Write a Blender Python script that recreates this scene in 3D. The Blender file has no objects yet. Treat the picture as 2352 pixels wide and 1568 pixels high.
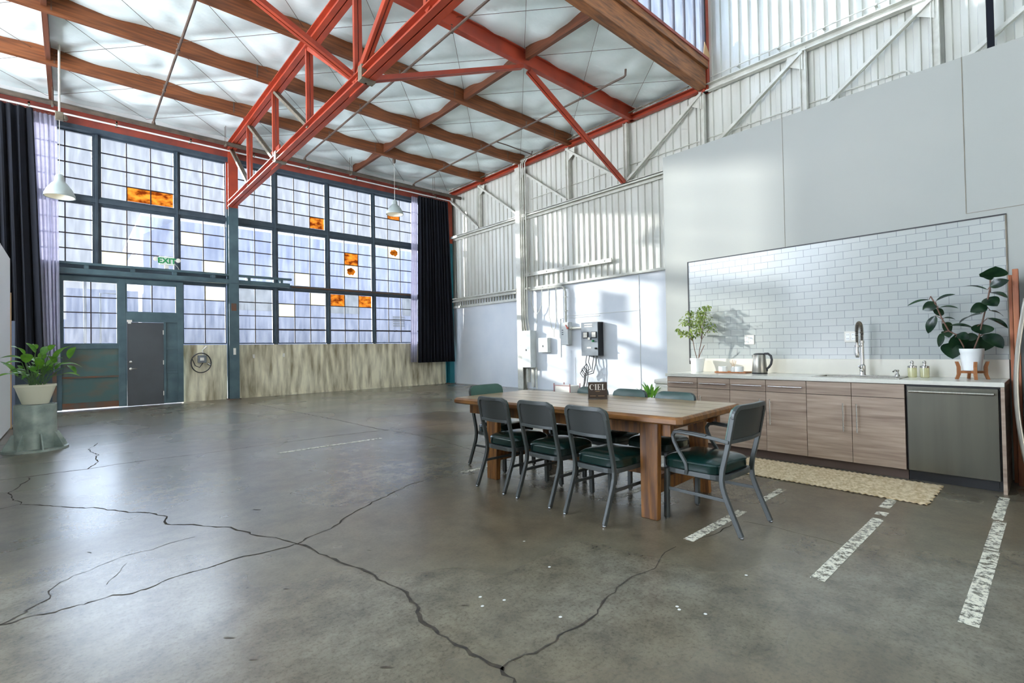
import bpy, math, random
from mathutils import Vector, Matrix
C = bpy.context.scene.collection
SC = bpy.context.scene
PI = math.pi

# ---------------- camera, sky, sun, exposure ----------------
cd = bpy.data.cameras.new('camera'); cam = bpy.data.objects.new('camera', cd); C.objects.link(cam)
cd.sensor_width = 36.0; cd.lens = 17.2606; cd.clip_start = 0.05; cd.clip_end = 300
_R = Vector((0.744658, -0.667212, -0.017665)); _U = Vector((0.003346, -0.022735, 0.999736)); _F = Vector((0.667438, 0.744521, 0.014698))
cam.matrix_world = Matrix(((_R.x, _U.x, -_F.x, 0), (_R.y, _U.y, -_F.y, 0), (_R.z, _U.z, -_F.z, 1.25), (0, 0, 0, 1)))
SC.camera = cam
SC.view_settings.view_transform = 'Standard'; SC.view_settings.look = 'None'
SC.view_settings.gamma = 1.0; SC.view_settings.use_curve_mapping = False
SC.view_settings.exposure = 0.25
W = bpy.data.worlds.new('sky'); SC.world = W; W.use_nodes = True
nt = W.node_tree; nt.nodes.clear()
o = nt.nodes.new('ShaderNodeOutputWorld'); b = nt.nodes.new('ShaderNodeBackground')
tc = nt.nodes.new('ShaderNodeTexCoord'); sp = nt.nodes.new('ShaderNodeSeparateXYZ'); rp = nt.nodes.new('ShaderNodeValToRGB')
rp.color_ramp.elements[0].position = 0.0; rp.color_ramp.elements[0].color = (0.84, 0.89, 0.98, 1)
rp.color_ramp.elements[1].position = 0.7; rp.color_ramp.elements[1].color = (0.72, 0.82, 0.98, 1)
nt.links.new(tc.outputs['Generated'], sp.inputs[0]); nt.links.new(sp.outputs['Z'], rp.inputs[0])
nt.links.new(rp.outputs[0], b.inputs[0]); nt.links.new(b.outputs[0], o.inputs[0])
mr_ = nt.nodes.new('ShaderNodeMapRange'); mr_.inputs[1].default_value = -.06; mr_.inputs[2].default_value = .02; mr_.inputs[3].default_value = 21; mr_.inputs[4].default_value = 1.25  # below the horizon made far brighter than the sky, added to lift the ceiling
nt.links.new(sp.outputs['Z'], mr_.inputs[0]); nt.links.new(mr_.outputs[0], b.inputs[1])
sd = bpy.data.lights.new('sun', 'SUN'); sd.energy = 14.0; sd.angle = math.radians(1.3); sd.color = (1.0, 0.95, 0.86)
sun = bpy.data.objects.new('sun', sd); C.objects.link(sun)
sun.rotation_euler = Vector((1.0, -1.96, -0.46)).to_track_quat('-Z', 'Y').to_euler()
sun.location = (-6, 30, 12)

kd = bpy.data.lights.new('sky_fill', 'SUN'); kd.energy = 18.0; kd.angle = math.radians(85); kd.color = (.76, .86, 1.0)   # added soft fill lamp for the far end, standing in for hazy sky
ko = bpy.data.objects.new('sky_fill', kd); C.objects.link(ko); ko.rotation_euler = Vector((.5, -.75, -.42)).to_track_quat('-Z', 'Y').to_euler(); ko.location = (-3, 34, 20)

# ---------------- helpers ----------------
def s2l(c):
    return tuple((v / 255 / 12.92 if v <= 10 else ((v / 255 + 0.055) / 1.055) ** 2.4) for v in c) + (1,)

class M:
    def __init__(s): s.v = []; s.f = []; s.m = []
    def add(s, vs, fs, mi=0):
        n = len(s.v); s.v += [tuple(p) for p in vs]; s.f += [tuple(n + i for i in f) for f in fs]; s.m += [mi] * len(fs); return s
    def box(s, x0, x1, y0, y1, z0, z1, mi=0):
        return s.add([(x0,y0,z0),(x1,y0,z0),(x1,y1,z0),(x0,y1,z0),(x0,y0,z1),(x1,y0,z1),(x1,y1,z1),(x0,y1,z1)],
                     [(0,3,2,1),(4,5,6,7),(0,1,5,4),(1,2,6,5),(2,3,7,6),(3,0,4,7)], mi)
    def bar(s, p, q, w, h, up=(0,0,1), mi=0):
        p = Vector(p); q = Vector(q); t = (q - p).normalized(); a = t.cross(Vector(up))
        if a.length < 1e-4: a = t.cross(Vector((1,0,0)))
        a.normalize(); n = a.cross(t)
        vs = []
        for c in (p, q):
            for i, j in ((-1,-1),(1,-1),(1,1),(-1,1)): vs.append(c + a * (w/2*i) + n * (h/2*j))
        return s.add(vs, [(0,1,2,3),(7,6,5,4),(0,4,5,1),(1,5,6,2),(2,6,7,3),(3,7,4,0)], mi)
    def sweep(s, pts, w, h, hint=None, mi=0, seg=0, closed=False):
        """rectangular (seg=0) or round (seg>2) section along a path"""
        P = [Vector(p) for p in pts]; n = len(P); rings = []
        prev = Vector(hint) if hint else None
        for i in range(n):
            if closed: t = P[(i+1) % n] - P[i-1]
            else: t = P[min(i+1, n-1)] - P[max(i-1, 0)]
            t.normalize()
            if prev is None:
                prev = Vector((0,0,1)) if abs(t.z) < .9 else Vector((1,0,0))
            nn = prev - t * prev.dot(t)
            if nn.length < 1e-5: nn = t.orthogonal()
            nn.normalize()
            if not hint: prev = nn
            a = t.cross(nn)
            if seg: rings.append([P[i] + a * (w/2*math.cos(2*PI*k/seg)) + nn * (h/2*math.sin(2*PI*k/seg)) for k in range(seg)])
            else: rings.append([P[i] + a * (w/2*u) + nn * (h/2*v) for u, v in ((-1,-1),(1,-1),(1,1),(-1,1))])
        k = len(rings[0]); vs = [p for r in rings for p in r]; fs = []
        for i in range(n if closed else n-1):
            j = (i+1) % n
            for q in range(k): fs.append((i*k+q, i*k+(q+1)%k, j*k+(q+1)%k, j*k+q))
        if not closed: fs += [tuple(range(k-1,-1,-1)), tuple((n-1)*k+q for q in range(k))]
        return s.add(vs, fs, mi)
    def tube(s, pts, r, seg=8, mi=0): return s.sweep(pts, 2*r, 2*r, None, mi, seg)
    def lathe(s, cx, cy, prof, seg=24, mi=0, cap=True):
        vs = []; fs = []
        for r, z in prof:
            for k in range(seg): vs.append((cx + r*math.cos(2*PI*k/seg), cy + r*math.sin(2*PI*k/seg), z))
        for i in range(len(prof)-1):
            for k in range(seg): fs.append((i*seg+k, i*seg+(k+1)%seg, (i+1)*seg+(k+1)%seg, (i+1)*seg+k))
        if cap:
            fs.append(tuple(range(seg-1,-1,-1))); fs.append(tuple((len(prof)-1)*seg+k for k in range(seg)))
        return s.add(vs, fs, mi)
    def poly(s, pts, mi=0): return s.add(pts, [tuple(range(len(pts)))], mi)
    def prism(s, pts, d, mi=0):
        """polygon pts extruded by vector d"""
        n = len(pts); a = [Vector(p) for p in pts]; bb = [p + Vector(d) for p in a]
        return s.add(a + bb, [tuple(range(n-1,-1,-1)), tuple(range(n, 2*n))] + [(i, (i+1)%n, n+(i+1)%n, n+i) for i in range(n)], mi)

OFF = {}
def build(name, m, mats, parent=None, bevel=0, smooth=False, label=None, seg=2):
    off = OFF.get(parent.name, Vector((0,0,0))) if parent else Vector((0,0,0))
    me = bpy.data.meshes.new(name)
    me.from_pydata([(x-off.x, y-off.y, z-off.z) for x, y, z in m.v], [], m.f)
    if not isinstance(mats, (list, tuple)): mats = [mats]
    for q in mats: me.materials.append(q)
    me.polygons.foreach_set('material_index', m.m)
    if smooth:
        me.polygons.foreach_set('use_smooth', [True]*len(m.f)); me.update()
        me.set_sharp_from_angle(angle=math.radians(38))
    me.update()
    ob = bpy.data.objects.new(name, me); C.objects.link(ob)
    if parent: ob.parent = parent
    OFF[ob.name] = off
    if bevel:
        bm = ob.modifiers.new('bevel', 'BEVEL'); bm.width = bevel; bm.segments = seg; bm.limit_method = 'ANGLE'; bm.angle_limit = math.radians(35)
    if label: ob['label'] = label
    return ob
def tag(ob, label, cat, group=None):
    ob['label'] = label; ob['category'] = cat
    if group: ob['group'] = group
    return ob
def thing(name, label, cat, loc=(0,0,0), group=None):
    ob = bpy.data.objects.new(name, None); C.objects.link(ob); ob.location = loc; ob.empty_display_size = .1
    OFF[ob.name] = Vector(loc)
    return tag(ob, label, cat, group)
def solo(name, m, mats, label, cat, group=None, bevel=0, smooth=False):
    """single mesh thing with its origin at its base"""
    xs = [p[0] for p in m.v]; ys = [p[1] for p in m.v]; zs = [p[2] for p in m.v]
    L = Vector(((min(xs)+max(xs))/2, (min(ys)+max(ys))/2, min(zs)))
    m.v = [(x-L.x, y-L.y, z-L.z) for x, y, z in m.v]
    ob = build(name, m, mats, None, bevel, smooth); ob.location = L; OFF[ob.name] = L
    return tag(ob, label, cat, group)
def struct(name, m, mats, parent=None, bevel=0, smooth=False, label=None):
    ob = build(name, m, mats, parent, bevel, smooth, label)
    if not parent: ob['kind'] = 'structure'
    return ob
def copy_tree(o, parent=None):
    c = o.copy(); C.objects.link(c)
    if parent: c.parent = parent
    for ch in [q for q in list(bpy.data.objects) if q.parent == o]: copy_tree(ch, c)
    return c

# ---------------- materials ----------------
def mat(name, col, rough=.5, metal=0, col2=None, scale=(1,1,1), ns=3.0, detail=4, lo=.35, hi=.65, bump=0, bscale=(1,1,1), bns=20, spec=.5, rvar=0, coat=0, trans=0):
    m = bpy.data.materials.new(name); m.use_nodes = True; t = m.node_tree; N = t.nodes; L = t.links
    p = N['Principled BSDF']; p.inputs['Base Color'].default_value = s2l(col); p.inputs['Roughness'].default_value = rough
    p.inputs['Metallic'].default_value = metal; p.inputs['Specular IOR Level'].default_value = spec
    if coat: p.inputs['Coat Weight'].default_value = coat; p.inputs['Coat Roughness'].default_value = .15
    tx = N.new('ShaderNodeTexCoord')
    def noise(sc, n, d):
        mp = N.new('ShaderNodeMapping'); mp.inputs['Scale'].default_value = sc; L.new(tx.outputs['Object'], mp.inputs[0])
        nn = N.new('ShaderNodeTexNoise'); nn.inputs['Scale'].default_value = n; nn.inputs['Detail'].default_value = d; L.new(mp.outputs[0], nn.inputs['Vector']); return nn
    if col2:
        n1 = noise(scale, ns, detail); r = N.new('ShaderNodeValToRGB')
        r.color_ramp.elements[0].position = lo; r.color_ramp.elements[1].position = hi
        r.color_ramp.elements[0].color = s2l(col); r.color_ramp.elements[1].color = s2l(col2)
        L.new(n1.outputs[0], r.inputs[0]); L.new(r.outputs[0], p.inputs['Base Color'])
        if rvar:
            mr = N.new('ShaderNodeMapRange'); mr.inputs[3].default_value = rough - rvar; mr.inputs[4].default_value = rough + rvar
            mr.inputs[1].default_value = .3; mr.inputs[2].default_value = .7
            L.new(n1.outputs[0], mr.inputs[0]); L.new(mr.outputs[0], p.inputs['Roughness'])
    if bump:
        n2 = noise(bscale, bns, 3); bp = N.new('ShaderNodeBump'); bp.inputs['Strength'].default_value = bump; bp.inputs['Distance'].default_value = .01
        L.new(n2.outputs[0], bp.inputs['Height']); L.new(bp.outputs[0], p.inputs['Normal'])
    if trans:
        p.inputs['Transmission Weight'].default_value = trans
    return m

def leafmat(name, c1, c2, rough=.4):
    m = mat(name, c1, rough, col2=c2, ns=9, lo=.4, hi=.6); N = m.node_tree.nodes; L = m.node_tree.links
    p = N['Principled BSDF']; o = N['Material Output']; tr = N.new('ShaderNodeBsdfTranslucent'); mx = N.new('ShaderNodeMixShader')
    mx.inputs[0].default_value = .28; tr.inputs[0].default_value = s2l(tuple(min(255, v*1.25) for v in c2))
    L.new(p.outputs[0], mx.inputs[1]); L.new(tr.outputs[0], mx.inputs[2]); L.new(mx.outputs[0], o.inputs[0]); return m

def glassmat(name, tint, milk, streak):
    """dirty window glass: mostly clear, a film of dust that scatters"""
    m = bpy.data.materials.new(name); m.use_nodes = True; N = m.node_tree.nodes; L = m.node_tree.links; N.clear()
    o = N.new('ShaderNodeOutputMaterial'); tb = N.new('ShaderNodeBsdfTransparent'); tb.inputs[0].default_value = tint + (1,)
    tl = N.new('ShaderNodeBsdfTranslucent'); tl.inputs[0].default_value = (.93,.95,1,1)
    gl = N.new('ShaderNodeBsdfGlossy'); gl.inputs['Roughness'].default_value = .12
    tx = N.new('ShaderNodeTexCoord'); mp = N.new('ShaderNodeMapping'); mp.inputs['Scale'].default_value = (7, 7, 1.2)
    n = N.new('ShaderNodeTexNoise'); n.inputs['Scale'].default_value = 1.6; n.inputs['Detail'].default_value = 6
    mr = N.new('ShaderNodeMapRange'); mr.inputs[1].default_value = .35; mr.inputs[2].default_value = .7; mr.inputs[3].default_value = milk; mr.inputs[4].default_value = milk + streak
    L.new(tx.outputs['Object'], mp.inputs[0]); L.new(mp.outputs[0], n.inputs['Vector']); L.new(n.outputs[0], mr.inputs[0])
    m1 = N.new('ShaderNodeMixShader'); m2 = N.new('ShaderNodeMixShader'); m2.inputs[0].default_value = .04
    L.new(mr.outputs[0], m1.inputs[0]); L.new(tb.outputs[0], m1.inputs[1]); L.new(tl.outputs[0], m1.inputs[2])
    L.new(m1.outputs[0], m2.inputs[1]); L.new(gl.outputs[0], m2.inputs[2]); L.new(m2.outputs[0], o.inputs[0]); return m

def filmmat(name, c1, c2, lo, hi, base=None):
    m = bpy.data.materials.new(name); m.use_nodes = True; N = m.node_tree.nodes; L = m.node_tree.links; N.clear()
    o = N.new('ShaderNodeOutputMaterial'); tl = N.new('ShaderNodeBsdfTranslucent'); df = N.new('ShaderNodeBsdfDiffuse'); mx = N.new('ShaderNodeMixShader'); mx.inputs[0].default_value = .25
    tx = N.new('ShaderNodeTexCoord'); mp = N.new('ShaderNodeMapping'); mp.inputs['Scale'].default_value = (3,1,5)
    n = N.new('ShaderNodeTexNoise'); n.inputs['Scale'].default_value = 1.7; n.inputs['Detail'].default_value = 7; r = N.new('ShaderNodeValToRGB')
    r.color_ramp.elements[0].position = lo; r.color_ramp.elements[1].position = hi; r.color_ramp.elements[0].color = s2l(c1); r.color_ramp.elements[1].color = s2l(c2)
    L.new(tx.outputs['Object'], mp.inputs[0]); L.new(mp.outputs[0], n.inputs['Vector']); L.new(n.outputs[0], r.inputs[0])
    L.new(r.outputs[0], tl.inputs[0]); L.new(r.outputs[0], df.inputs[0]); L.new(tl.outputs[0], mx.inputs[1]); L.new(df.outputs[0], mx.inputs[2]); L.new(mx.outputs[0], o.inputs[0]); return m

def concrete_floor():
    m = bpy.data.materials.new('floor concrete'); m.use_nodes = True; N = m.node_tree.nodes; L = m.node_tree.links
    p = N['Principled BSDF']; tx = N.new('ShaderNodeTexCoord')
    def ns(sc, d, ro=.6):
        n = N.new('ShaderNodeTexNoise'); n.inputs['Scale'].default_value = sc; n.inputs['Detail'].default_value = d; n.inputs['Roughness'].default_value = ro
        L.new(tx.outputs['Object'], n.inputs['Vector']); return n
    a = ns(.5, 3, .5); r = N.new('ShaderNodeValToRGB'); e = r.color_ramp.elements
    e[0].position = .34; e[0].color = s2l((104, 90, 70)); e[1].position = .66; e[1].color = s2l((127, 123, 110)); ee = e.new(.5); ee.color = s2l((112, 105, 88))
    L.new(a.outputs[0], r.inputs[0])
    b2 = ns(5, 10, .75); r2 = N.new('ShaderNodeValToRGB'); r2.color_ramp.elements[0].position = .36; r2.color_ramp.elements[1].position = .6
    r2.color_ramp.elements[0].color = (.55,.55,.56,1); r2.color_ramp.elements[1].color = (1.12,1.12,1.12,1); L.new(b2.outputs[0], r2.inputs[0])
    mx = N.new('ShaderNodeMix'); mx.data_type = 'RGBA'; mx.blend_type = 'MULTIPLY'; mx.inputs[0].default_value = .9
    L.new(r.outputs[0], mx.inputs[6]); L.new(r2.outputs[0], mx.inputs[7])
    c = ns(55, 4, .7); r3 = N.new('ShaderNodeValToRGB'); r3.color_ramp.elements[0].position = .34; r3.color_ramp.elements[1].position = .50
    r3.color_ramp.elements[0].color = (.42,.42,.42,1); r3.color_ramp.elements[1].color = (1,1,1,1); L.new(c.outputs[0], r3.inputs[0])
    m2 = N.new('ShaderNodeMix'); m2.data_type = 'RGBA'; m2.blend_type = 'MULTIPLY'; m2.inputs[0].default_value = .6
    L.new(mx.outputs[2], m2.inputs[6]); L.new(r3.outputs[0], m2.inputs[7]); L.new(m2.outputs[2], p.inputs['Base Color'])
    mr = N.new('ShaderNodeMapRange'); mr.inputs[1].default_value = .3; mr.inputs[2].default_value = .7; mr.inputs[3].default_value = .32; mr.inputs[4].default_value = .22
    L.new(a.outputs[0], mr.inputs[0]); L.new(mr.outputs[0], p.inputs['Roughness'])
    bp = N.new('ShaderNodeBump'); bp.inputs['Strength'].default_value = .10; bp.inputs['Distance'].default_value = .003
    L.new(b2.outputs[0], bp.inputs['Height']); L.new(bp.outputs[0], p.inputs['Normal']); p.inputs['Specular IOR Level'].default_value = 1.0
    return m

def tilemat():
    m = bpy.data.materials.new('subway tile'); m.use_nodes = True; N = m.node_tree.nodes; L = m.node_tree.links; p = N['Principled BSDF']
    tx = N.new('ShaderNodeTexCoord'); sp = N.new('ShaderNodeSeparateXYZ'); cb = N.new('ShaderNodeCombineXYZ'); L.new(tx.outputs['Object'], sp.inputs[0])
    L.new(sp.outputs['Y'], cb.inputs['X']); L.new(sp.outputs['Z'], cb.inputs['Y'])
    br = N.new('ShaderNodeTexBrick'); br.inputs['Scale'].default_value = 1; br.inputs['Brick Width'].default_value = .155; br.inputs['Row Height'].default_value = .0800
    br.inputs['Mortar Size'].default_value = .0022; br.inputs['Mortar Smooth'].default_value = .3; br.offset = .5
    br.inputs['Color1'].default_value = s2l((172,176,172)); br.inputs['Color2'].default_value = s2l((166,171,168)); br.inputs['Mortar'].default_value = s2l((126,132,134))
    L.new(cb.outputs[0], br.inputs['Vector']); L.new(br.outputs[0], p.inputs['Base Color']); p.inputs['Roughness'].default_value = .16
    bp = N.new('ShaderNodeBump'); bp.inputs['Strength'].default_value = .6; bp.inputs['Distance'].default_value = .003; bp.invert = True
    L.new(br.outputs['Fac'], bp.inputs['Height']); L.new(bp.outputs[0], p.inputs['Normal']); return m

def paintmat():
    m = bpy.data.materials.new('worn floor paint'); m.use_nodes = True; N = m.node_tree.nodes; L = m.node_tree.links; p = N['Principled BSDF']
    tx = N.new('ShaderNodeTexCoord'); n = N.new('ShaderNodeTexNoise'); n.inputs['Scale'].default_value = 22; n.inputs['Detail'].default_value = 9; n.inputs['Roughness'].default_value = .8
    L.new(tx.outputs['Object'], n.inputs['Vector']); r = N.new('ShaderNodeValToRGB'); r.color_ramp.elements[0].position = .43; r.color_ramp.elements[1].position = .52
    r.color_ramp.elements[0].color = (0,0,0,1); r.color_ramp.elements[1].color = (1,1,1,1); L.new(n.outputs[0], r.inputs[0])
    o = N['Material Output']; tb = N.new('ShaderNodeBsdfTransparent'); mx = N.new('ShaderNodeMixShader'); p.inputs['Base Color'].default_value = s2l((222,218,200)); p.inputs['Roughness'].default_value = .45
    L.new(r.outputs[0], mx.inputs[0]); L.new(tb.outputs[0], mx.inputs[1]); L.new(p.outputs[0], mx.inputs[2]); L.new(mx.outputs[0], o.inputs[0]); return m

K = {}
K['floor'] = concrete_floor(); K['crack'] = mat('crack dirt', (40,36,30), .9, col2=(66,58,46), ns=20); K['paint'] = paintmat(); K['spot'] = mat('floor stain', (58,50,38), .5, col2=(84,76,62), ns=40)
K['speck'] = mat('paint speck', (215,215,210), .5)
K['insul'] = mat('foil insulation', (240,252,251), .33, col2=(226,241,240), ns=1.4, detail=6, bump=1.0, bscale=(1.0,3.6,1), bns=3.4, spec=.6, metal=.0)
K['wood'] = mat('stained purlin timber', (138,80,40), .55, col2=(98,54,26), scale=(1,14,14), ns=1.6, bump=.2, bscale=(2,20,20), bns=4)
K['woody'] = mat('stained rafter timber', (112,62,36), .55, col2=(80,44,24), scale=(14,1,14), ns=1.6)
K['fascia'] = mat('weathered fascia timber', (152,96,52), .6, col2=(98,62,36), scale=(1,9,9), ns=2.2, bump=.3, bscale=(2,20,20), bns=4)
K['red'] = mat('red oxide steel paint', (172,66,38), .45, col2=(146,56,36), ns=2.5)
K['redd'] = mat('dull red steel paint', (150,66,50), .5, col2=(120,54,44), ns=3)
K['galv'] = mat('bare grey steel', (128,120,104), .5, metal=.3, col2=(104,96,82), ns=8)
K['pipe'] = mat('dark sprinkler pipe', (72,58,50), .5, col2=(96,80,68), ns=6)
K['pipeg'] = mat('dusty grey brown pipe', (92,80,68), .5, col2=(70,62,54), ns=6)
K['white'] = mat('white wall paint', (228,230,228), .5, col2=(218,221,220), ns=1.5, bump=.05)
K['whitec'] = mat('white corrugated metal paint', (212,213,205), .38, col2=(198,198,188), scale=(1,1,.25), ns=3, spec=.6)
K['whites'] = mat('white steel paint', (214,214,204), .4, col2=(196,195,184), ns=6)
K['panel'] = mat('pale panel paint', (228,232,237), .4, col2=(219,225,232), ns=1.2)
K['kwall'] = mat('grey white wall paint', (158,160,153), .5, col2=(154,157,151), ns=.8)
K['splash'] = mat('beige splash slab', (222,218,204), .3, col2=(214,210,196), ns=4)
K['counter'] = mat('pale quartz', (208,207,197), .2, col2=(204,203,193), ns=60)
K['tile'] = tilemat(); K['black'] = mat('black trim', (22,22,24), .45)
K['teal'] = mat('blue green steel paint', (74,98,104), .45, col2=(58,80,88), ns=3, detail=8)
K['mull'] = mat('dark blue grey window steel', (48,62,74), .5, col2=(62,76,86), ns=5)
K['mun'] = mat('rusty muntin steel', (52,36,36), .6, col2=(40,38,46), ns=7)
K['tealrust'] = mat('rusted teal panel', (66,92,90), .55, col2=(104,82,58), scale=(1,1,2.2), ns=1.6, detail=8, lo=.48, hi=.8)
K['rust'] = mat('rusty brown steel', (110,70,46), .7, col2=(84,80,72), ns=4, detail=8)
K['door'] = mat('dark grey door paint', (70,74,78), .45, col2=(64,67,71), ns=2)
K['conc'] = mat('stained concrete', (240,232,204), .8, col2=(134,120,90), scale=(3.2,1,.5), ns=2.2, detail=12, lo=.36, hi=.74, bump=.4, bns=9)
K['turq'] = mat('turquoise steel paint', (20,110,122), .5)
K['navy'] = mat('navy curtain cloth', (4,10,24), .95, col2=(3,7,18), ns=3)
K['steel'] = mat('grey enamel chair steel', (70,74,73), .36, metal=.15, col2=(62,66,66), ns=8)
K['steeld'] = mat('dark grey chair back panel', (52,55,54), .42, metal=.15)
K['vinyl'] = mat('dark green vinyl', (10,42,38), .2, col2=(7,34,32), ns=5, bump=.06, bns=60, spec=.6)
K['vinylm'] = mat('mid green vinyl', (22,66,60), .3, col2=(18,58,54), ns=5)
K['vinylb'] = mat('green vinyl back', (58,96,82), .35, col2=(48,84,74), ns=5)
K['glide'] = mat('chrome glide', (170,172,175), .2, metal=1)
K['ttop'] = mat('worn oak table top', (178,152,116), .3, col2=(128,100,68), scale=(13,1.1,6), ns=1.8, detail=7, lo=.3, hi=.7, bump=.1, bscale=(20,2,8), bns=4, coat=.25)
K['tedge'] = mat('brown oiled table edge', (146,98,46), .4, col2=(98,60,26), scale=(10,2,6), ns=2, detail=6)
K['tleg'] = mat('brown oiled table leg', (144,94,42), .45, col2=(88,52,22), scale=(14,14,1.2), ns=2.2, detail=6, bump=.15, bscale=(20,20,2), bns=4)
K['cab'] = mat('grey brown wood laminate', (176,156,138), .42, col2=(126,106,92), scale=(1,1.1,17), ns=1.7, detail=6, lo=.3, hi=.72)
K['toe'] = mat('toe kick laminate', (98,80,72), .5)
K['ss'] = mat('brushed stainless steel', (168,164,154), .32, metal=1, col2=(150,146,138), scale=(1,40,1), ns=3, bump=.03, bscale=(1,60,1))
K['ssd'] = mat('dark stainless steel', (106,104,94), .30, metal=.9, col2=(98,96,88), scale=(1,6,.3), ns=2)
K['chrome'] = mat('satin nickel', (190,188,184), .25, metal=1)
K['rubber'] = mat('black plastic', (28,28,30), .4)
K['jute'] = mat('woven jute', (224,206,172), .85, col2=(184,160,120), scale=(1,1,1), ns=26, detail=4)
K['ceram'] = mat('white ceramic', (236,238,236), .3)
K['cream'] = mat('cream plastic pot', (226,222,198), .45)
K['soil'] = mat('potting soil', (60,44,34), .9, col2=(40,30,24), ns=30)
K['barrel'] = mat('galvanised pedestal steel', (172,182,172), .42, metal=.3, col2=(132,146,138), ns=6, detail=8)
K['oak'] = mat('orange brown stand timber', (176,116,70), .5, col2=(148,92,52), scale=(10,10,1.5), ns=3)
K['studw'] = mat('red brown framing timber', (182,112,72), .5, col2=(140,78,48), scale=(12,12,1), ns=2)
K['ply'] = mat('plywood edge', (196,158,112), .6)
K['board'] = mat('white board face', (240,242,242), .5)
K['gboard'] = mat('blue grey panel', (82,92,110), .5)
K['shade'] = mat('pale grey lamp enamel', (176,188,186), .4)
K['shadein'] = mat('white lamp enamel', (236,236,225), .4)
K['sign'] = mat('sign white plastic', (226,232,224), .4); K['green'] = mat('exit letter green', (30,140,80), .5)
K['brown'] = mat('dark brown card', (62,48,38), .5); K['off'] = mat('off white print', (226,222,212), .6)
K['boxw'] = mat('white electrical enamel', (226,229,226), .4, col2=(214,218,216), ns=3)
K['plate'] = mat('grey steel control face', (116,122,126), .42, metal=.4, col2=(92,98,102), ns=2)
K['leaf1'] = leafmat('glossy rubber leaf', (18,38,30), (36,62,38), .24)
K['leaf2'] = leafmat('broad green leaf', (52,108,40), (110,160,56), .32)
K['leaf3'] = leafmat('variegated leaf', (52,86,38), (150,166,92), .45)
K['stem'] = mat('plant stem', (104,74,58), .6); K['gstem'] = mat('green stem', (74,110,54), .5)
K['facade'] = mat('pale corrugated facade', (150,158,180), .8, col2=(118,128,156), scale=(3,1,.2), ns=1.5, detail=6)
K['street'] = mat('street paving', (196,194,190), .9, col2=(176,174,170), ns=1)
K['rustred'] = mat('faded red frame paint', (146,92,92), .5)
K['glass'] = glassmat('dirty window glass', (.67,.69,.715), .012, .03)
K['glassc'] = glassmat('darkened clerestory glass', (.56,.60,.66), .02, .03)  # tint set darker than the windows to hold back light on the kitchen wall
K['amber'] = filmmat('amber stained film', (84,30,6), (196,112,34), .36, .62)
K['creamf'] = filmmat('cream pane film', (196,186,150), (206,198,166), .3, .7)
K['sheer'] = filmmat('white sheer cloth', (206,204,216), (216,214,226), .3, .7)
K['bulb'] = bpy.data.materials.new('warm bulb glow'); K['bulb'].use_nodes = True
_p = K['bulb'].node_tree.nodes['Principled BSDF']; _p.inputs['Emission Color'].default_value = (1,.78,.45,1); _p.inputs['Emission Strength'].default_value = 2.0
K['clearg'] = mat('clear acrylic', (235,240,245), .05, trans=1.0)
K['soap'] = mat('pale yellow soap', (232,228,180), .15, trans=.6)
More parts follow.
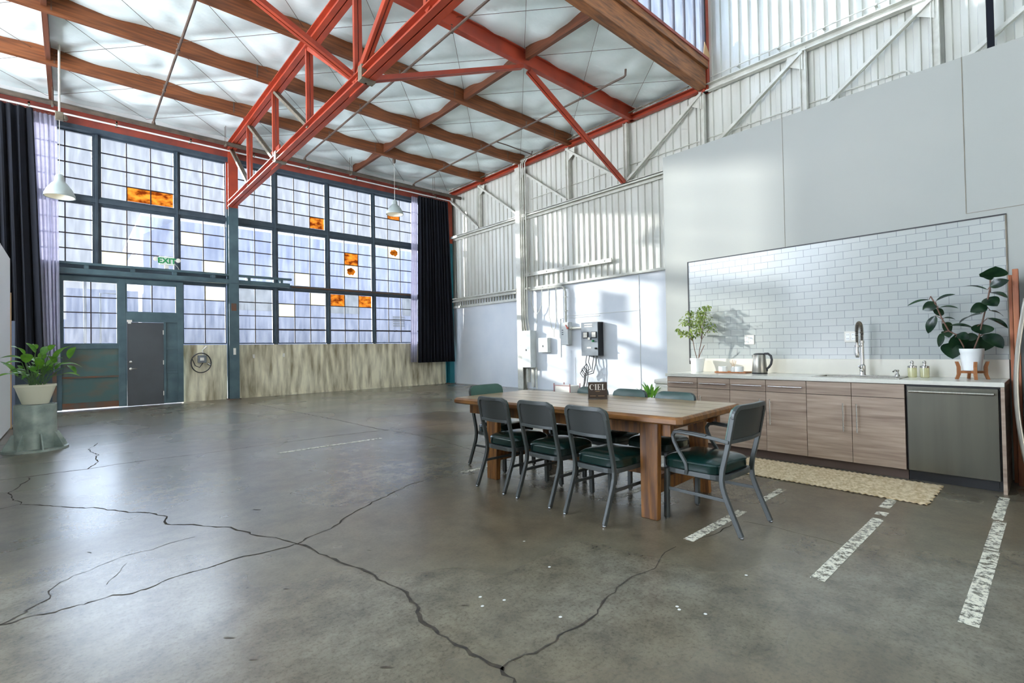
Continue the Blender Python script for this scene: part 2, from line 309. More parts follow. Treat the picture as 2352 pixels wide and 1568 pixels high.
# measured floor cracks and leaf positions (metres)
CR=[[0.01,[[-0.255,3.339],[-0.196,3.337],[-0.136,3.344],[-0.064,3.311],[-0.016,3.322],[0.042,3.31],[0.085,3.323],[0.156,3.33],[0.236,3.28],[0.293,3.291],[0.365,3.326],[0.441,3.356],[0.526,3.357],[0.616,3.359],[0.714,3.383],[0.845,3.367],[0.931,3.353],[1.036,3.347],[1.093,3.352]]],[0.012,[[-0.448,5.884],[-0.341,5.94],[-0.262,5.845],[-0.121,5.653],[0.011,5.465],[0.154,5.322],[0.205,5.192],[0.309,5.035],[0.425,4.89],[0.531,4.681],[0.53,4.577],[0.509,4.51],[0.538,4.39],[0.66,4.282],[0.748,4.144],[0.85,4.019],[0.888,3.872],[0.942,3.693],[1.023,3.579],[1.067,3.445],[1.093,3.352]]],[0.018,[[1.093,3.352],[1.13,3.255],[1.136,3.153],[1.16,3.036],[1.181,2.885],[1.22,2.756],[1.244,2.662],[1.242,2.522],[1.259,2.428],[1.278,2.342],[1.266,2.241],[1.256,2.19],[1.25,2.108],[1.217,2.043],[1.2,1.957],[1.203,1.869],[1.207,1.807],[1.203,1.734],[1.221,1.665],[1.227,1.598],[1.233,1.535],[1.247,1.481],[1.244,1.48]]],[0.014,[[1.244,1.48],[1.237,1.431],[1.23,1.39]]],[0.012,[[1.093,3.352],[1.171,3.412],[1.24,3.439],[1.359,3.467],[1.45,3.532],[1.568,3.65],[1.698,3.739],[1.907,3.853],[2.142,3.981],[2.387,4.092],[2.63,4.127],[2.796,4.139]]],[0.004,[[2.796,4.139],[3.045,4.14],[3.265,4.119]]],[0.012,[[1.244,1.48],[1.297,1.498],[1.375,1.486],[1.45,1.468],[1.528,1.461],[1.613,1.486],[1.7,1.466],[1.836,1.475],[1.886,1.507],[2.007,1.544],[2.158,1.568],[2.33,1.568]]],[0.005,[[2.33,1.568],[2.435,1.546],[2.612,1.61],[2.794,1.623]]],[0.01,[[-0.553,7.268],[-0.341,7.237],[-0.101,7.255],[0.135,7.222],[0.368,7.28],[0.656,7.271],[0.96,7.246],[1.433,7.218],[1.752,7.251],[2.261,7.252],[2.887,7.239],[2.886,7.242],[3.514,7.176],[4.814,6.914]]],[0.01,[[0.126,7.231],[0.221,7.593],[0.215,7.94],[0.25,8.18],[0.171,8.518],[0.165,8.774],[0.27,9.23]]],[0.01,[[-0.331,7.201],[-0.332,7.041],[-0.386,6.863],[-0.392,6.704],[-0.441,6.547],[-0.387,6.142],[-0.332,6.017],[-0.333,5.915]]],[0.01,[[-0.096,3.633],[-0.09,3.561],[-0.101,3.509],[-0.156,3.457],[-0.17,3.412],[-0.213,3.372],[-0.255,3.339]]],[0.004,[[-0.096,3.633],[-0.054,3.73],[0.001,3.788],[0.079,3.811],[0.173,3.887],[0.25,3.924],[0.385,3.925],[0.474,3.974],[0.626,3.986]]],[0.003,[[0.241,3.778],[0.203,3.671],[0.137,3.511]]],[0.012,[[3.309,13.713],[3.45,11.733],[3.526,10.294],[3.631,8.8],[3.661,7.322],[3.787,6.584]]],[0.008,[[3.787,6.584],[3.804,5.786],[3.692,4.846],[3.637,4.063]]],[0.007,[[2.968,1.608],[3.096,1.563],[3.228,1.548],[3.343,1.554],[3.409,1.551]]],[0.004,[[3.533,1.525],[3.574,1.295],[3.559,1.081],[3.546,0.937],[3.524,0.766],[3.521,0.553]]]]
SPOTS=[[0.842,2.763,0.021,0.013],[1.429,1.967,0.024,0.018],[0.923,1.804,0.03,0.017],[0.512,2.47,0.031,0.017],[0.544,2.227,0.022,0.011],[0.457,2.202,0.008,0.008],[0.078,4.161,0.013,0.028],[1.097,4.316,0.029,0.043],[1.385,2.922,0.014,0.013]]
SPECKS=[[1.685,1.577],[1.53,1.981],[1.483,1.904],[1.597,1.874],[2.179,2.347],[2.026,1.974],[2.717,1.163],[2.156,1.253],[2.138,1.232],[2.19,1.129]]
RUB=[[[5.984,0.394,1.798],[5.907,0.354,1.884],0.146],[[5.994,0.374,1.793],[5.928,0.461,1.83],0.062],[[5.974,0.398,1.717],[5.962,0.277,1.76],0.062],[[6.025,0.416,1.697],[6.101,0.588,1.746],0.026],[[6.016,0.397,1.669],[5.965,0.29,1.609],0.055],[[6.002,0.437,1.616],[5.963,0.353,1.543],0.101],[[5.98,0.423,1.559],[5.904,0.522,1.5],0.075],[[5.983,0.457,1.484],[6.087,0.614,1.41],0.081],[[6.02,0.401,1.508],[6.097,0.325,1.456],0.036],[[6.018,0.421,1.447],[5.961,0.293,1.348],0.049],[[5.989,0.456,1.304],[6.027,0.47,1.397],0.122],[[6.014,0.484,1.287],[6.102,0.504,1.137],0.172],[[6.023,0.446,1.304],[5.942,0.326,1.178],0.094],[[6.006,0.634,1.313],[6.054,0.595,1.157],0.163],[[6.0,0.681,1.232],[5.939,0.652,1.087],0.124],[[5.998,0.507,1.358],[5.918,0.662,1.389],0.046],[[6.026,0.728,1.41],[6.116,0.678,1.325],0.085],[[6.003,0.727,1.326],[5.969,0.747,1.195],0.039],[[6.025,0.769,1.49],[6.05,0.833,1.325],0.062],[[6.023,0.79,1.538],[6.11,0.72,1.505],0.055],[[6.001,0.759,1.606],[5.992,0.859,1.546],0.072],[[6.006,0.763,1.626],[6.001,0.625,1.674],0.046],[[5.98,0.74,1.56],[5.947,0.603,1.543],0.036],[[6.019,0.812,1.643],[5.928,0.962,1.591],0.026],[[5.973,0.707,1.463],[6.011,0.631,1.444],0.024],[[5.987,0.565,1.275],[6.004,0.485,1.29],0.055],[[5.998,0.622,1.31],[5.974,0.542,1.262],0.065],[[6.03,0.71,1.344],[5.973,0.676,1.281],0.065]]
RUBST=[[[6.0,0.488,1.142],[6.0,0.479,1.283],[6.0,0.455,1.407],[6.0,0.425,1.553],[6.0,0.395,1.726],[6.0,0.395,1.806]],[[6.0,0.531,1.143],[6.0,0.622,1.302],[6.0,0.678,1.342],[6.0,0.722,1.452],[6.0,0.766,1.594],[6.0,0.8,1.672]]]
ASP=[[[-0.48,9.249,1.289],[-0.592,9.104,1.394],0.082,[-0.328,9.245,0.874]],[[-0.368,9.235,1.306],[-0.464,9.292,1.444],0.051,[-0.396,9.302,0.876]],[[-0.366,9.367,1.356],[-0.389,9.184,1.422],0.043,[-0.447,9.236,0.882]],[[-0.484,9.334,1.221],[-0.708,9.341,1.246],0.055,[-0.411,9.256,0.879]],[[-0.497,9.193,1.184],[-0.667,9.142,1.161],0.043,[-0.455,9.329,0.879]],[[-0.542,9.365,0.989],[-0.72,9.498,1.198],0.051,[-0.31,9.382,0.867]],[[-0.549,9.154,1.019],[-0.698,9.041,1.011],0.027,[-0.259,9.345,0.866]],[[-0.298,9.249,1.147],[-0.438,9.378,1.239],0.108,[-0.334,9.354,0.87]],[[-0.458,9.22,1.173],[-0.437,9.071,1.297],0.09,[-0.366,9.217,0.878]],[[-0.298,9.242,1.275],[-0.244,9.377,1.399],0.07,[-0.389,9.192,0.88]],[[-0.224,9.161,1.332],[-0.173,9.003,1.412],0.055,[-0.296,9.263,0.872]],[[-0.183,9.22,1.164],[-0.249,9.036,1.264],0.074,[-0.254,9.275,0.868]],[[-0.182,9.2,1.193],[-0.002,9.002,1.396],0.098,[-0.447,9.224,0.883]],[[-0.028,9.312,1.219],[0.036,9.148,1.384],0.067,[-0.453,9.288,0.88]],[[-0.132,9.21,1.142],[0.113,9.359,1.09],0.047,[-0.437,9.296,0.879]],[[-0.051,9.336,1.128],[0.042,9.267,1.007],0.055,[-0.253,9.286,0.868]],[[-0.103,9.208,1.007],[0.087,9.14,0.974],0.043,[-0.454,9.274,0.881]],[[-0.29,9.21,1.138],[-0.204,9.319,1.057],0.047,[-0.287,9.29,0.87]],[[-0.421,9.158,1.018],[-0.489,9.032,0.959],0.035,[-0.409,9.232,0.88]],[[-0.382,9.206,1.054],[-0.435,9.307,1.132],0.07,[-0.428,9.2,0.882]],[[-0.309,9.373,1.216],[-0.294,9.362,1.335],0.067,[-0.252,9.271,0.868]],[[-0.252,9.366,1.054],[-0.223,9.388,1.213],0.074,[-0.297,9.339,0.868]],[[-0.335,9.269,1.08],[-0.339,9.083,1.237],0.07,[-0.422,9.365,0.875]],[[-0.416,9.366,1.081],[-0.372,9.488,0.957],0.059,[-0.393,9.321,0.875]],[[-0.506,9.342,1.085],[-0.548,9.36,1.145],0.043,[-0.29,9.296,0.87]],[[-0.177,9.307,1.072],[-0.089,9.341,1.169],0.047,[-0.41,9.375,0.874]],[[-0.296,9.38,1.016],[-0.247,9.187,1.117],0.059,[-0.259,9.382,0.864]]]

# ---------------- setting: floor with cracks and paint ----------------
def crack_strip(m, pts, w, z, mi):
    rnd = random.Random(int(pts[0][0]*1000))
    P = []
    for i in range(len(pts)-1):
        a = Vector((*pts[i], 0)); b_ = Vector((*pts[i+1], 0)); n = max(2, int((b_-a).length/.05))
        for k in range(n): 
            q = a.lerp(b_, k/n); j = .014 if k else .004
            P.append(q + Vector((rnd.uniform(-j,j), rnd.uniform(-j,j), 0)))
    P.append(Vector((*pts[-1], 0))); vs = []; fs = []
    for i, q in enumerate(P):
        t = (P[min(i+1,len(P)-1)] - P[max(i-1,0)]).normalized(); s = Vector((-t.y, t.x, 0)); ww = w*.5*rnd.uniform(.3,1.4)
        vs += [(q.x+s.x*ww, q.y+s.y*ww, z), (q.x-s.x*ww, q.y-s.y*ww, z)]
        if i: fs.append((2*i-2, 2*i-1, 2*i+1, 2*i))
    m.add(vs, fs, mi)
m = M(); m.box(-9, 10.8, -8, 15.6, -.25, 0, 0)
for w, pts in CR: crack_strip(m, pts, w, .0012, 1)
for x, y, a, c in SPOTS:
    rnd = random.Random(int(x*99)); t0 = rnd.uniform(0, 3)
    m.poly([(x + a*math.cos(t)*rnd.uniform(.7,1.1)*.66 - c*math.sin(t)*.3, y - a*math.cos(t)*.5 + c*math.sin(t)*rnd.uniform(.5,.9), .0012) for t in [k*PI/6 for k in range(12)]], 3)
for x, y in SPECKS: m.poly([(x + .009*math.cos(t), y + .008*math.sin(t), .0015) for t in [k*PI/4 for k in range(8)]], 4)
for x0, x1, y0, y1 in ((2.94,3.75,1.585,1.655),(4.1,4.55,1.59,1.65),(2.93,4.25,.85,.92),(4.34,4.44,.86,.93),(4.56,5.0,.88,.95),(2.93,4.05,.262,.332),(4.07,4.75,.27,.335),(4.78,5.5,.29,.35),
                       (2.95,3.36,4.05,4.12),(3.45,3.95,3.30,3.36),(3.4,4.0,2.45,2.52),(1.9,3.3,6.5,6.56),(4.2,5.4,5.1,5.16)):
    m.add([(x0,y0,.002),(x1,y0,.002),(x1,y1,.002),(x0,y1,.002)], [(0,1,2,3)], 2)
struct('floor', m, [K['floor'], K['crack'], K['paint'], K['spot'], K['speck']])

# ceiling insulation sagging between the timbers
def insul(x0, x1, y0, y1, z, name):
    m = M(); nx = int((x1-x0)/.085); ny = int((y1-y0)/.085); rnd = random.Random(3)
    for j in range(ny+1):
        y = y0 + (y1-y0)*j/ny
        for i in range(nx+1):
            x = x0 + (x1-x0)*i/nx
            u = (x+.41)/1.83; v = (y-5.12)/2.03
            a = abs(math.sin(PI*(u+v)))**.6; b_ = abs(math.sin(PI*(u-v)))**.6; c_ = abs(math.sin(PI*u))**.6
            d = abs(math.sin(PI*v))**.5
            h = z - (.10*(a*b_) + .05*c_*a)*(.25+.75*d) - .05*d + .05
            h += .016*math.sin(7*x+3*math.sin(4*y)) * (a*b_) + .014*abs(math.sin(5*y+2.5*math.sin(1.7*x)+1.3*math.sin(3.1*x)))*a
            m.v.append((x, y, h))
    for j in range(ny):
        for i in range(nx):
            q = j*(nx+1)+i; m.f.append((q, q+1, q+nx+2, q+nx+1)); m.m.append(0)
    ob = struct(name, m, K['insul'], smooth=True)
    sl = ob.modifiers.new('thick', 'SOLIDIFY'); sl.thickness = .03; sl.offset = 1
    return ob
insul(-9, 10.76, 5.15, 15.6, 7.30, 'ceiling')
m = M()
for u0 in [k*1.83-.41 for k in range(-5, 8)]:
    for sgn in (1, -1):
        x1 = u0 + sgn*1.83*5
        a = Vector((u0, 5.15, 7.215)); b_ = Vector((x1, 5.15+2.03*5, 7.215))
        lo, hi = 0.0, 1.0
        dx = b_.x - a.x
        for lim, s in ((-8.9, -1), (10.65, 1)):
            t = (lim - a.x)/dx
            if 0 < t < 1:
                if (dx > 0) == (s > 0): hi = min(hi, t)
                else: lo = max(lo, t)
        p = a.lerp(b_, lo); q = a.lerp(b_, hi)
        if hi > lo: m.bar(p, q, .007, .005)
wires = build('ceiling_wire', m, K['pipe'], bpy.data.objects['ceiling'], label='thin crossed wires holding up the insulation')

# monitor roof over the camera's half of the hall
m = M(); m.box(-9, 10.8, -3.2, 5.3, 9.75, 9.95); struct('ceiling_monitor', m, K['insul'])

# right wall: corrugated sheet over flat panels
def corr(m, X, y0, y1, z0, z1, mi=0):
    pitch = .2; y = y0; pr = []
    while y < y1 - .001:
        pr += [(y, 0), (y+.045, 0), (y+.06, .035), (y+.145, .035), (y+.16, 0)]; y += pitch
    pr.append((y1, 0)); n = len(pr)
    vs = [(X-d, yy, z0) for yy, d in pr] + [(X-d, yy, z1) for yy, d in pr] + [(X+.05, yy, z0) for yy, d in pr] + [(X+.05, yy, z1) for yy, d in pr]
    fs = [(i, i+1, n+i+1, n+i) for i in range(n-1)] + [(2*n+i+1, 2*n+i, 3*n+i, 3*n+i+1) for i in range(n-1)]
    m.add(vs, fs, mi)
m = M(); corr(m, 10.72, 5.2, 15.55, 3.12, 7.5); corr(m, 10.72, -3.0, 5.2, 3.12, 9.8)
struct('wall_right', m, K['whitec'])
m = M(); m.box(10.66, 10.8, 11.42, 15.55, 0, 2.78); m.box(10.66, 10.8, -8, 11.2, 0, 3.08); m.box(10.725, 10.82, -8, 15.55, 2.7, 3.2); m.box(10.70, 10.8, 11.2, 11.42, 0, 3.2)
struct('wall_right_lower', m, K['panel'])
m = M(); m.box(10.645, 10.66, 9.74, 9.80, .97, 2.1); m.box(10.645, 10.66, 8.3, 9.8, 2.10, 2.115); m.box(10.645,10.66,7.05,9.6,2.16,2.175); m.box(10.648,10.66,7.05,7.06,0,3.05); m.box(10.652,10.66,9.2,9.205,0,.97)
struct('trim_1', m, K['boxw'])
m = M(); m.box(10.58, 10.66, 11.42, 15.3, 2.78, 2.86); m.box(10.58, 10.66, 11.42, 15.3, 3.02, 3.12)
for k in range(26): m.box(10.60, 10.66, 11.55+k*.145, 11.58+k*.145, 2.86, 3.02)
m.box(10.56, 10.70, 3.6, 11.2, 3.08, 3.14)
struct('trim_2', m, K['whites'])
m = M(); m.box(10.58, 10.62, 7.83, 11.22, 3.49, 3.60)
for y in (8.05, 8.6, 9.5, 10.2, 10.9): m.box(10.565, 10.58, y, y+.03, 3.53, 3.56)
struct('trim_3', m, K['whites'])

# left and far boundary walls
m = M(); m.box(-9.2, -9, -8, 4.5, 0, 7.3); m.box(-9.2, 10.8, -8.2, -8, 0, 7.3); m.box(-9.2, 10.8, -3.3, -3.2, 7.0, 9.9); m.box(-9.2, -9, -3.2, 5.2, 7.0, 9.9); m.box(-9.2, 10.8, -8.2, -3.2, 7.3, 7.5); struct('wall_left', m, K['white'])
m = M(); m.box(-9, -1.25, 15.35, 15.6, 0, 7.2); m.box(10.42, 10.8, 15.35, 15.6, 1.5, 7.2); m.box(-9, 10.8, 15.42, 15.6, 6.68, 7.3); struct('wall_back', m, K['white'])
m = M(); m.box(2.17, 3.19, 15.36, 15.6, 0, 1.5); m.box(3.43, 10.42, 15.36, 15.6, 0, 1.5); m.box(3.43,10.42,15.33,15.36,0,.06)
struct('wall_back_concrete', m, K['conc'])
struct('wall_back_panel', M().box(-1.3, -.31, 15.36, 15.6, 0, 3.12), K['mull'])
# red header with its blue lower flange
m = M(); m.box(-3, 10.6, 15.22, 15.40, 6.66, 7.04, 0); m.box(-3, 10.6, 15.2, 15.40, 6.56, 6.66, 1); m.box(-3, 10.6, 15.17, 15.22, 6.98, 7.04, 0)
struct('trim_4', m, [K['redd'], K['mull']])

# ---------------- window wall ----------------
bays = [(-1.10,.40,3),(.51,2.02,3),(2.11,3.19,2),(3.43,4.41,2),(4.52,5.97,3),(6.07,7.53,3),(7.62,9.08,3),(9.18,10.38,3)]
tiers = [('upper', 5.05, 6.56, 4), ('middle', 3.40, 4.88, 4), ('lower', 1.52, 3.12, 4)]
rusty = {(1,0):[(1,3),(2,3)], (4,0):[(2,3)], (6,0):[(1,1)], (5,1):[(1,1),(1,2)], (6,1):[(1,0)], (5,2):[(0,0),(2,0)]}
partial = {(5,1,1,2), (6,1,1,0)}
creamy = {(1,1):[(0,3)], (2,1):[(0,1),(1,3)], (2,2):[(1,0)], (4,1):[(1,3)], (4,2):[(2,0),(0,1)]}
def window(n, x0, x1, z0, z1, nc, nr, y=15.40, rl=(), cl=(), part=(), parent=None, frame='mull', low=False):
    fr = M(); t = .03
    fr.box(x0, x0+t, y-.03, y+.03, z0, z1); fr.box(x1-t, x1, y-.03, y+.03, z0, z1); fr.box(x0+t, x1-t, y-.03, y+.03, z0, z0+t); fr.box(x0+t, x1-t, y-.03, y+.03, z1-t, z1)
    root = struct('window_%d' % n, fr, K[frame], parent) if not parent else build('window_light', fr, K[frame], parent)
    X = [x0+t + (x1-x0-2*t)*i/nc for i in range(nc+1)]; Z = [z1-t - (z1-z0-2*t)*i/nr for i in range(nr+1)]
    mu = M(); w = .011
    for i in range(1, nc): mu.box(X[i]-w, X[i]+w, y-.02, y+.012, Z[-1], Z[0])
    for j in range(1, nr):
        ww = w*2.0 if (low and j == nr-1) else w
        mu.box(X[0], X[-1], y-.024, y+.010, Z[j]-ww, Z[j]+ww)
    build('muntin', mu, K['mun'], root)
    g = M()
    for i in range(nc):
        for j in range(nr): g.box(X[i]+w, X[i+1]-w, y-.003, y+.001, Z[j+1]+w, Z[j]-w)
    build('pane', g, K['glass'], root)
    for (i, j) in rl:
        f_ = M(); a0, a1, b0, b1 = X[i]+w, X[i+1]-w, Z[j+1]+w, Z[j]-w
        if (i, j) in part:
            c_ = M(); c_.poly([(a0,y-.007,b0),(a1,y-.007,b0),(a1,y-.007,b1),(a0,y-.007,b1)]); build('cream_film', c_, K['creamf'], root, label='cream coated pane')
            rnd = random.Random(i*7+j); cx, cz, rx, rz = (a0+a1)/2, (b0+b1)/2, (a1-a0)*.38, (b1-b0)*.36
            f_.poly([(cx+rx*math.cos(q*PI/8)*rnd.uniform(.65,1.1), y-.010, cz+rz*math.sin(q*PI/8)*rnd.uniform(.6,1.15)) for q in range(16)])
        else: f_.poly([(a0,y-.007,b0),(a1,y-.007,b0),(a1,y-.007,b1),(a0,y-.007,b1)])
        build('amber_film', f_, K['amber'], root, label='amber stained pane')
    for (i, j) in cl:
        c_ = M(); a0, a1, b0, b1 = X[i]+w, X[i+1]-w, Z[j+1]+w, Z[j]-w
        c_.poly([(a0,y-.007,b0),(a1,y-.007,b0),(a1,y-.007,b1),(a0,y-.007,b1)]); build('cream_film', c_, K['creamf'], root, label='cream coated pane')
    if low:
        h = M(); xm = (x0+x1)/2; zz = Z[nr-1]
        h.bar((xm-.03, y-.035, zz), (xm+.05, y-.05, zz+.03), .014, .014); h.box(xm-.03, xm+.01, y-.04, y-.02, zz-.03, zz+.02)
        build('latch', h, K['black'], root)
    return root
n = 0
for bi, (x0, x1, nc) in enumerate(bays):
    for ti, (tn, z0, z1, nr) in enumerate(tiers):
        if ti == 2 and bi < 2: continue
        if bi == 2 and ti == 2: x0 = 2.17
        if ti == 1 and bi >= 4: z0 = 3.24
        n += 1
        window(n, x0, x1, z0, z1, nc, nr, rl=rusty.get((bi,ti),()), cl=creamy.get((bi,ti),()), part=[(q[2],q[3]) for q in partial if q[0]==bi and q[1]==ti], low=(ti==2 and bi>=4))
# mullions and transoms
tn = 5
for x0, x1, z0 in ((.40,.51,3.40),(2.02,2.11,3.40),(4.41,4.52,1.5),(5.97,6.07,1.5),(7.53,7.62,1.5),(9.08,9.18,1.5),(10.38,10.48,1.5),(-1.25,-1.10,0)):
    m = M(); m.box(x0, x1, 15.34, 15.425, z0, 6.56); m.box(x0+.03, x1-.03, 15.30, 15.34, z0, 6.56)
    struct('trim_%d' % tn, m, K['mull'], bevel=.004); tn += 1
for x0, x1, z0, z1 in ((-1.1,3.19,4.88,5.05),(3.43,10.38,4.88,5.05),(-1.1,3.19,3.12,3.40),(3.43,10.38,3.12,3.24)):
    m = M(); m.box(x0, x1, 15.345, 15.47, z0, z1); m.box(x0, x1, 15.31, 15.345, (z0+z1)/2-.05, (z0+z1)/2+.05)
    struct('trim_%d' % tn, m, K['mull'], bevel=.004); tn += 1
m = M(); m.tube([(4.9,15.28,3.21),(10.3,15.28,3.21)], .025); build('conduit', m, K['rust'], bpy.data.objects['trim_16'])

# columns
def column(label, x, w, y0, y1, zsplit, ztop, low, high, cat='column', wear=True):
    t = thing('steel_column', label, cat, (x, (y0+y1)/2, 0))
    m = M(); m.box(x-w/2, x+w/2, y0, y0+.02, 0, zsplit); m.box(x-w/2, x+w/2, y1-.02, y1, 0, zsplit); m.box(x-.012, x+.012, y0+.02, y1-.02, 0, zsplit)
    build('lower_shaft', m, K[low], t, bevel=.003)
    m = M(); m.box(x-w/2, x+w/2, y0, y0+.02, zsplit, ztop); m.box(x-w/2, x+w/2, y1-.02, y1, zsplit, ztop); m.box(x-.012, x+.012, y0+.02, y1-.02, zsplit, ztop)
    build('upper_shaft', m, K[high], t, bevel=.003)
    m = M(); m.box(x-w/2-.03, x+w/2+.03, y0-.03, y1, 0, .02); build('base_plate', m, K['rust'], t)
    return t
c = column('tall steel column between the windows, blue green below and red above', 3.31, .24, 15.05, 15.33, 5.25, 6.9, 'teal', 'red')
m = M(); m.box(3.24, 3.36, 15.03, 15.05, 2.42, 2.62); build('rusty_plate', m, K['rust'], c, label='rusty bracket plate')
m = M(); m.box(3.28, 3.34, 15.035, 15.05, 1.22, 1.4); build('tag_plate', m, K['off'], c, label='small yellowed tag')
column('turquoise corner column showing below the right navy curtain', 10.5, .2, 15.05, 15.33, 5.2, 6.9, 'turq', 'red')

# sliding door track rails
t = thing('door_track', 'long blue green double rail hung across the windows above the sliding door', 'door track', (2.3, 15.15, 3.17))
m = M(); m.box(-1.0, 4.84, 15.08, 15.16, 3.37, 3.43); build('upper_rail', m, K['teal'], t, bevel=.005)
m = M(); m.box(-1.0, 4.78, 15.06, 15.20, 3.16, 3.28); m.box(-1.0, 4.78, 15.04, 15.06, 3.16, 3.19); build('lower_rail', m, K['teal'], t, bevel=.005)
for k in range(7):
    x = -.6 + k*.86
    m = M(); m.box(x-.05, x+.05, 15.16, 15.30, 3.24, 3.40); m.box(x-.04, x+.04, 15.10, 15.16, 3.28, 3.37); build('bracket', m, K['teal'], t, bevel=.004)

# sliding door with its pedestrian door
t = thing('sliding_door', 'wide blue green steel sliding door with glazed lights, beside the white sheer curtain', 'sliding door', (1, 15.25, 0))
y0, y1 = 15.20, 15.28
m = M()
for x0, x1, z0, z1 in ((-.30,-.17,.02,3.12),(.84,.98,.02,3.12),(2.03,2.16,.02,3.12),(-.17,.84,3.03,3.12),(.98,2.03,3.03,3.12),(-.17,.84,1.42,1.52),(.98,2.03,2.07,2.30),(1.74,1.79,.02,2.07),(.98,1.00,.02,2.07),
                       (1.79,2.03,1.38,1.44),(1.79,2.03,.78,.84),(1.79,2.03,.02,.08)): m.box(x0, x1, y0, y1, z0, z1)
build('door_frame', m, K['teal'], t, bevel=.005)
m = M(); m.box(-.17, .84, y0+.03, y1-.02, .78, 1.42); build('upper_panel', m, K['tealrust'], t, label='weathered olive green panel')
m = M(); m.box(-.17, .84, y0+.03, y1-.02, .16, .74); build('lower_panel', m, K['tealrust'], t, label='weathered turquoise panel')
m = M(); m.box(-.17, .84, y0, y1, .74, .78); m.box(-.17, .84, y0, y1, .03, .17); m.box(-.33,-.26,y0-.03,y0,.0,.9); build('rusty_rail', m, K['rust'], t, label='rusty bottom and middle rails')
m = M(); m.box(1.79, 2.03, y0+.03, y1-.02, .05, 2.07); build('side_panel', m, K['teal'], t)
window(0, -.17, .84, 1.52, 3.03, 2, 4, y=15.24, parent=t, frame='teal'); window(0, .98, 2.03, 2.30, 3.03, 2, 2, y=15.24, parent=t, frame='teal')
d = M(); d.box(1.005, 1.738, 15.215, 15.26, .012, 2.062); dr = struct('door_1', d, K['door'], bevel=.003)
m = M(); m.lathe(0, 0, [(.03,0),(.03,.012),(.012,.014),(.012,.05)], 16); m.v = [(1.07+a, 15.215-c_, .92+b_) for a, b_, c_ in m.v]
m.sweep([(1.07,15.17,.92),(1.13,15.165,.925),(1.19,15.17,.92)], .018, .018, seg=8); build('door_handle', m, K['chrome'], dr, smooth=True, label='silver lever handle')
m = M(); m.lathe(0, 0, [(.032,0),(.03,.012),(.02,.016)], 16); m.v = [(1.07+a, 15.215-c_, 1.09+b_) for a, b_, c_ in m.v]; build('deadbolt', m, K['chrome'], dr, smooth=True)
for z in (.28, 1.06, 1.82):
    m = M(); m.box(1.722, 1.742, 15.205, 15.217, z-.055, z+.055); build('hinge', m, K['off'], dr)
m = M(); m.box(1.0, 1.1, 15.17, 15.20, 2.07, 2.12); m.box(1.02,1.08,15.175,15.2,2.03,2.07); build('door_sensor', m, K['off'], t, label='small white door sensor')

# EXIT sign with two lamp heads
t = thing('exit_sign', 'lit white exit sign with green letters and two lamp heads above the grey door', 'exit sign', (1.8, 15.1, 3.45))
def rotz_tilt(ob, ang): ob.rotation_euler = (0, ang, 0)
m = M(); m.box(1.64, 1.96, 15.05, 15.10, 3.52, 3.74); build('sign_box', m, K['sign'], t, bevel=.012)
fc = bpy.data.curves.new('exit_text', 'FONT'); fc.body = 'EXIT'; fc.size = .19; fc.align_x = 'CENTER'; fc.extrude = .003; fc.offset = .006
fo = bpy.data.objects.new('exit_text', fc); C.objects.link(fo); fo.parent = t; fo.location = Vector((1.8, 15.045, 3.565)) - OFF[t.name]; fo.rotation_euler = (PI/2, 0, 0); fc.materials.append(K['green'])
bpy.context.view_layer.update()
fm = bpy.data.meshes.new_from_object(fo.evaluated_get(bpy.context.evaluated_depsgraph_get())); fl_, fr_ = fo.location.copy(), fo.rotation_euler.copy(); bpy.data.objects.remove(fo)
fo = bpy.data.objects.new('exit_lettering', fm); C.objects.link(fo); fo.parent = t; fo.location = fl_; fo.rotation_euler = fr_; fo['label'] = 'green letters EXIT'
for x in (1.57, 2.04):
    m = M(); m.lathe(0, 0, [(.02,0),(.05,.02),(.055,.07),(.04,.075)], 16); m.v = [(x+a, 15.12-c_, 3.66+b_) for a, b_, c_ in m.v]
    m.box(min(x,1.8)+.03, max(x,1.8)-.03, 15.08, 15.12, 3.65, 3.67); build('lamp_head', m, K['off'], t, smooth=True)
m = M(); m.box(1.76, 1.84, 15.10, 15.17, 3.445, 3.75); m.tube([(1.95,15.12,3.6),(2.05,15.18,3.5),(2.08,15.25,3.46)], .006); build('mount', m, K['off'], t)

# curtains
def curtain(name, label, K_, xt0, xt1, xb0, xb1, zt, zb, y, amp, nf, cat='curtain'):
    m = M(); N_ = nf*8; rows = 14
    for j in range(rows+1):
        f = j/rows; z = zt + (zb-zt)*f
        for i in range(N_+1):
            g = i/N_; x = (xt0 + (xt1-xt0)*g)*(1-f) + (xb0 + (xb1-xb0)*g)*f
            ph = 2*PI*nf*g; am = amp*(.55+.45*min(1, f*3))
            yy = y + am*math.sin(ph + .5*math.sin(g*17)) + .3*am*math.sin(2.3*ph + f*1.5)
            m.v.append((x + .25*am*math.cos(ph), yy, z))
    for j in range(rows):
        for i in range(N_):
            q = j*(N_+1)+i; m.f.append((q, q+N_+1, q+N_+2, q+1)); m.m.append(0)
    t = thing(name, label, cat, ((xt0+xt1)/2, y, zb))
    ob = build('cloth', m, K_, t, smooth=True); sl = ob.modifiers.new('thick', 'SOLIDIFY'); sl.thickness = .004
    for i in range(nf):
        x = xt0 + (xt1-xt0)*(i+.5)/nf
        h = M(); h.sweep([(x + .02*math.cos(a), y, zt+.012 + .02*math.sin(a)) for a in [k*PI/4 for k in range(8)]], .005, .005, (0,1,0), closed=True); build('ring', h, K['chrome'], t)
    return t
curtain('curtain', 'long navy curtain bunched at the left end of the windows', K['navy'], -2.6, -.63, -2.6, -.46, 6.70, .85, 14.93, .07, 13)
curtain('curtain', 'white sheer curtain beside the left navy curtain', K['sheer'], -.64, -.24, -.47, -.20, 6.66, 1.0, 14.95, .035, 5)
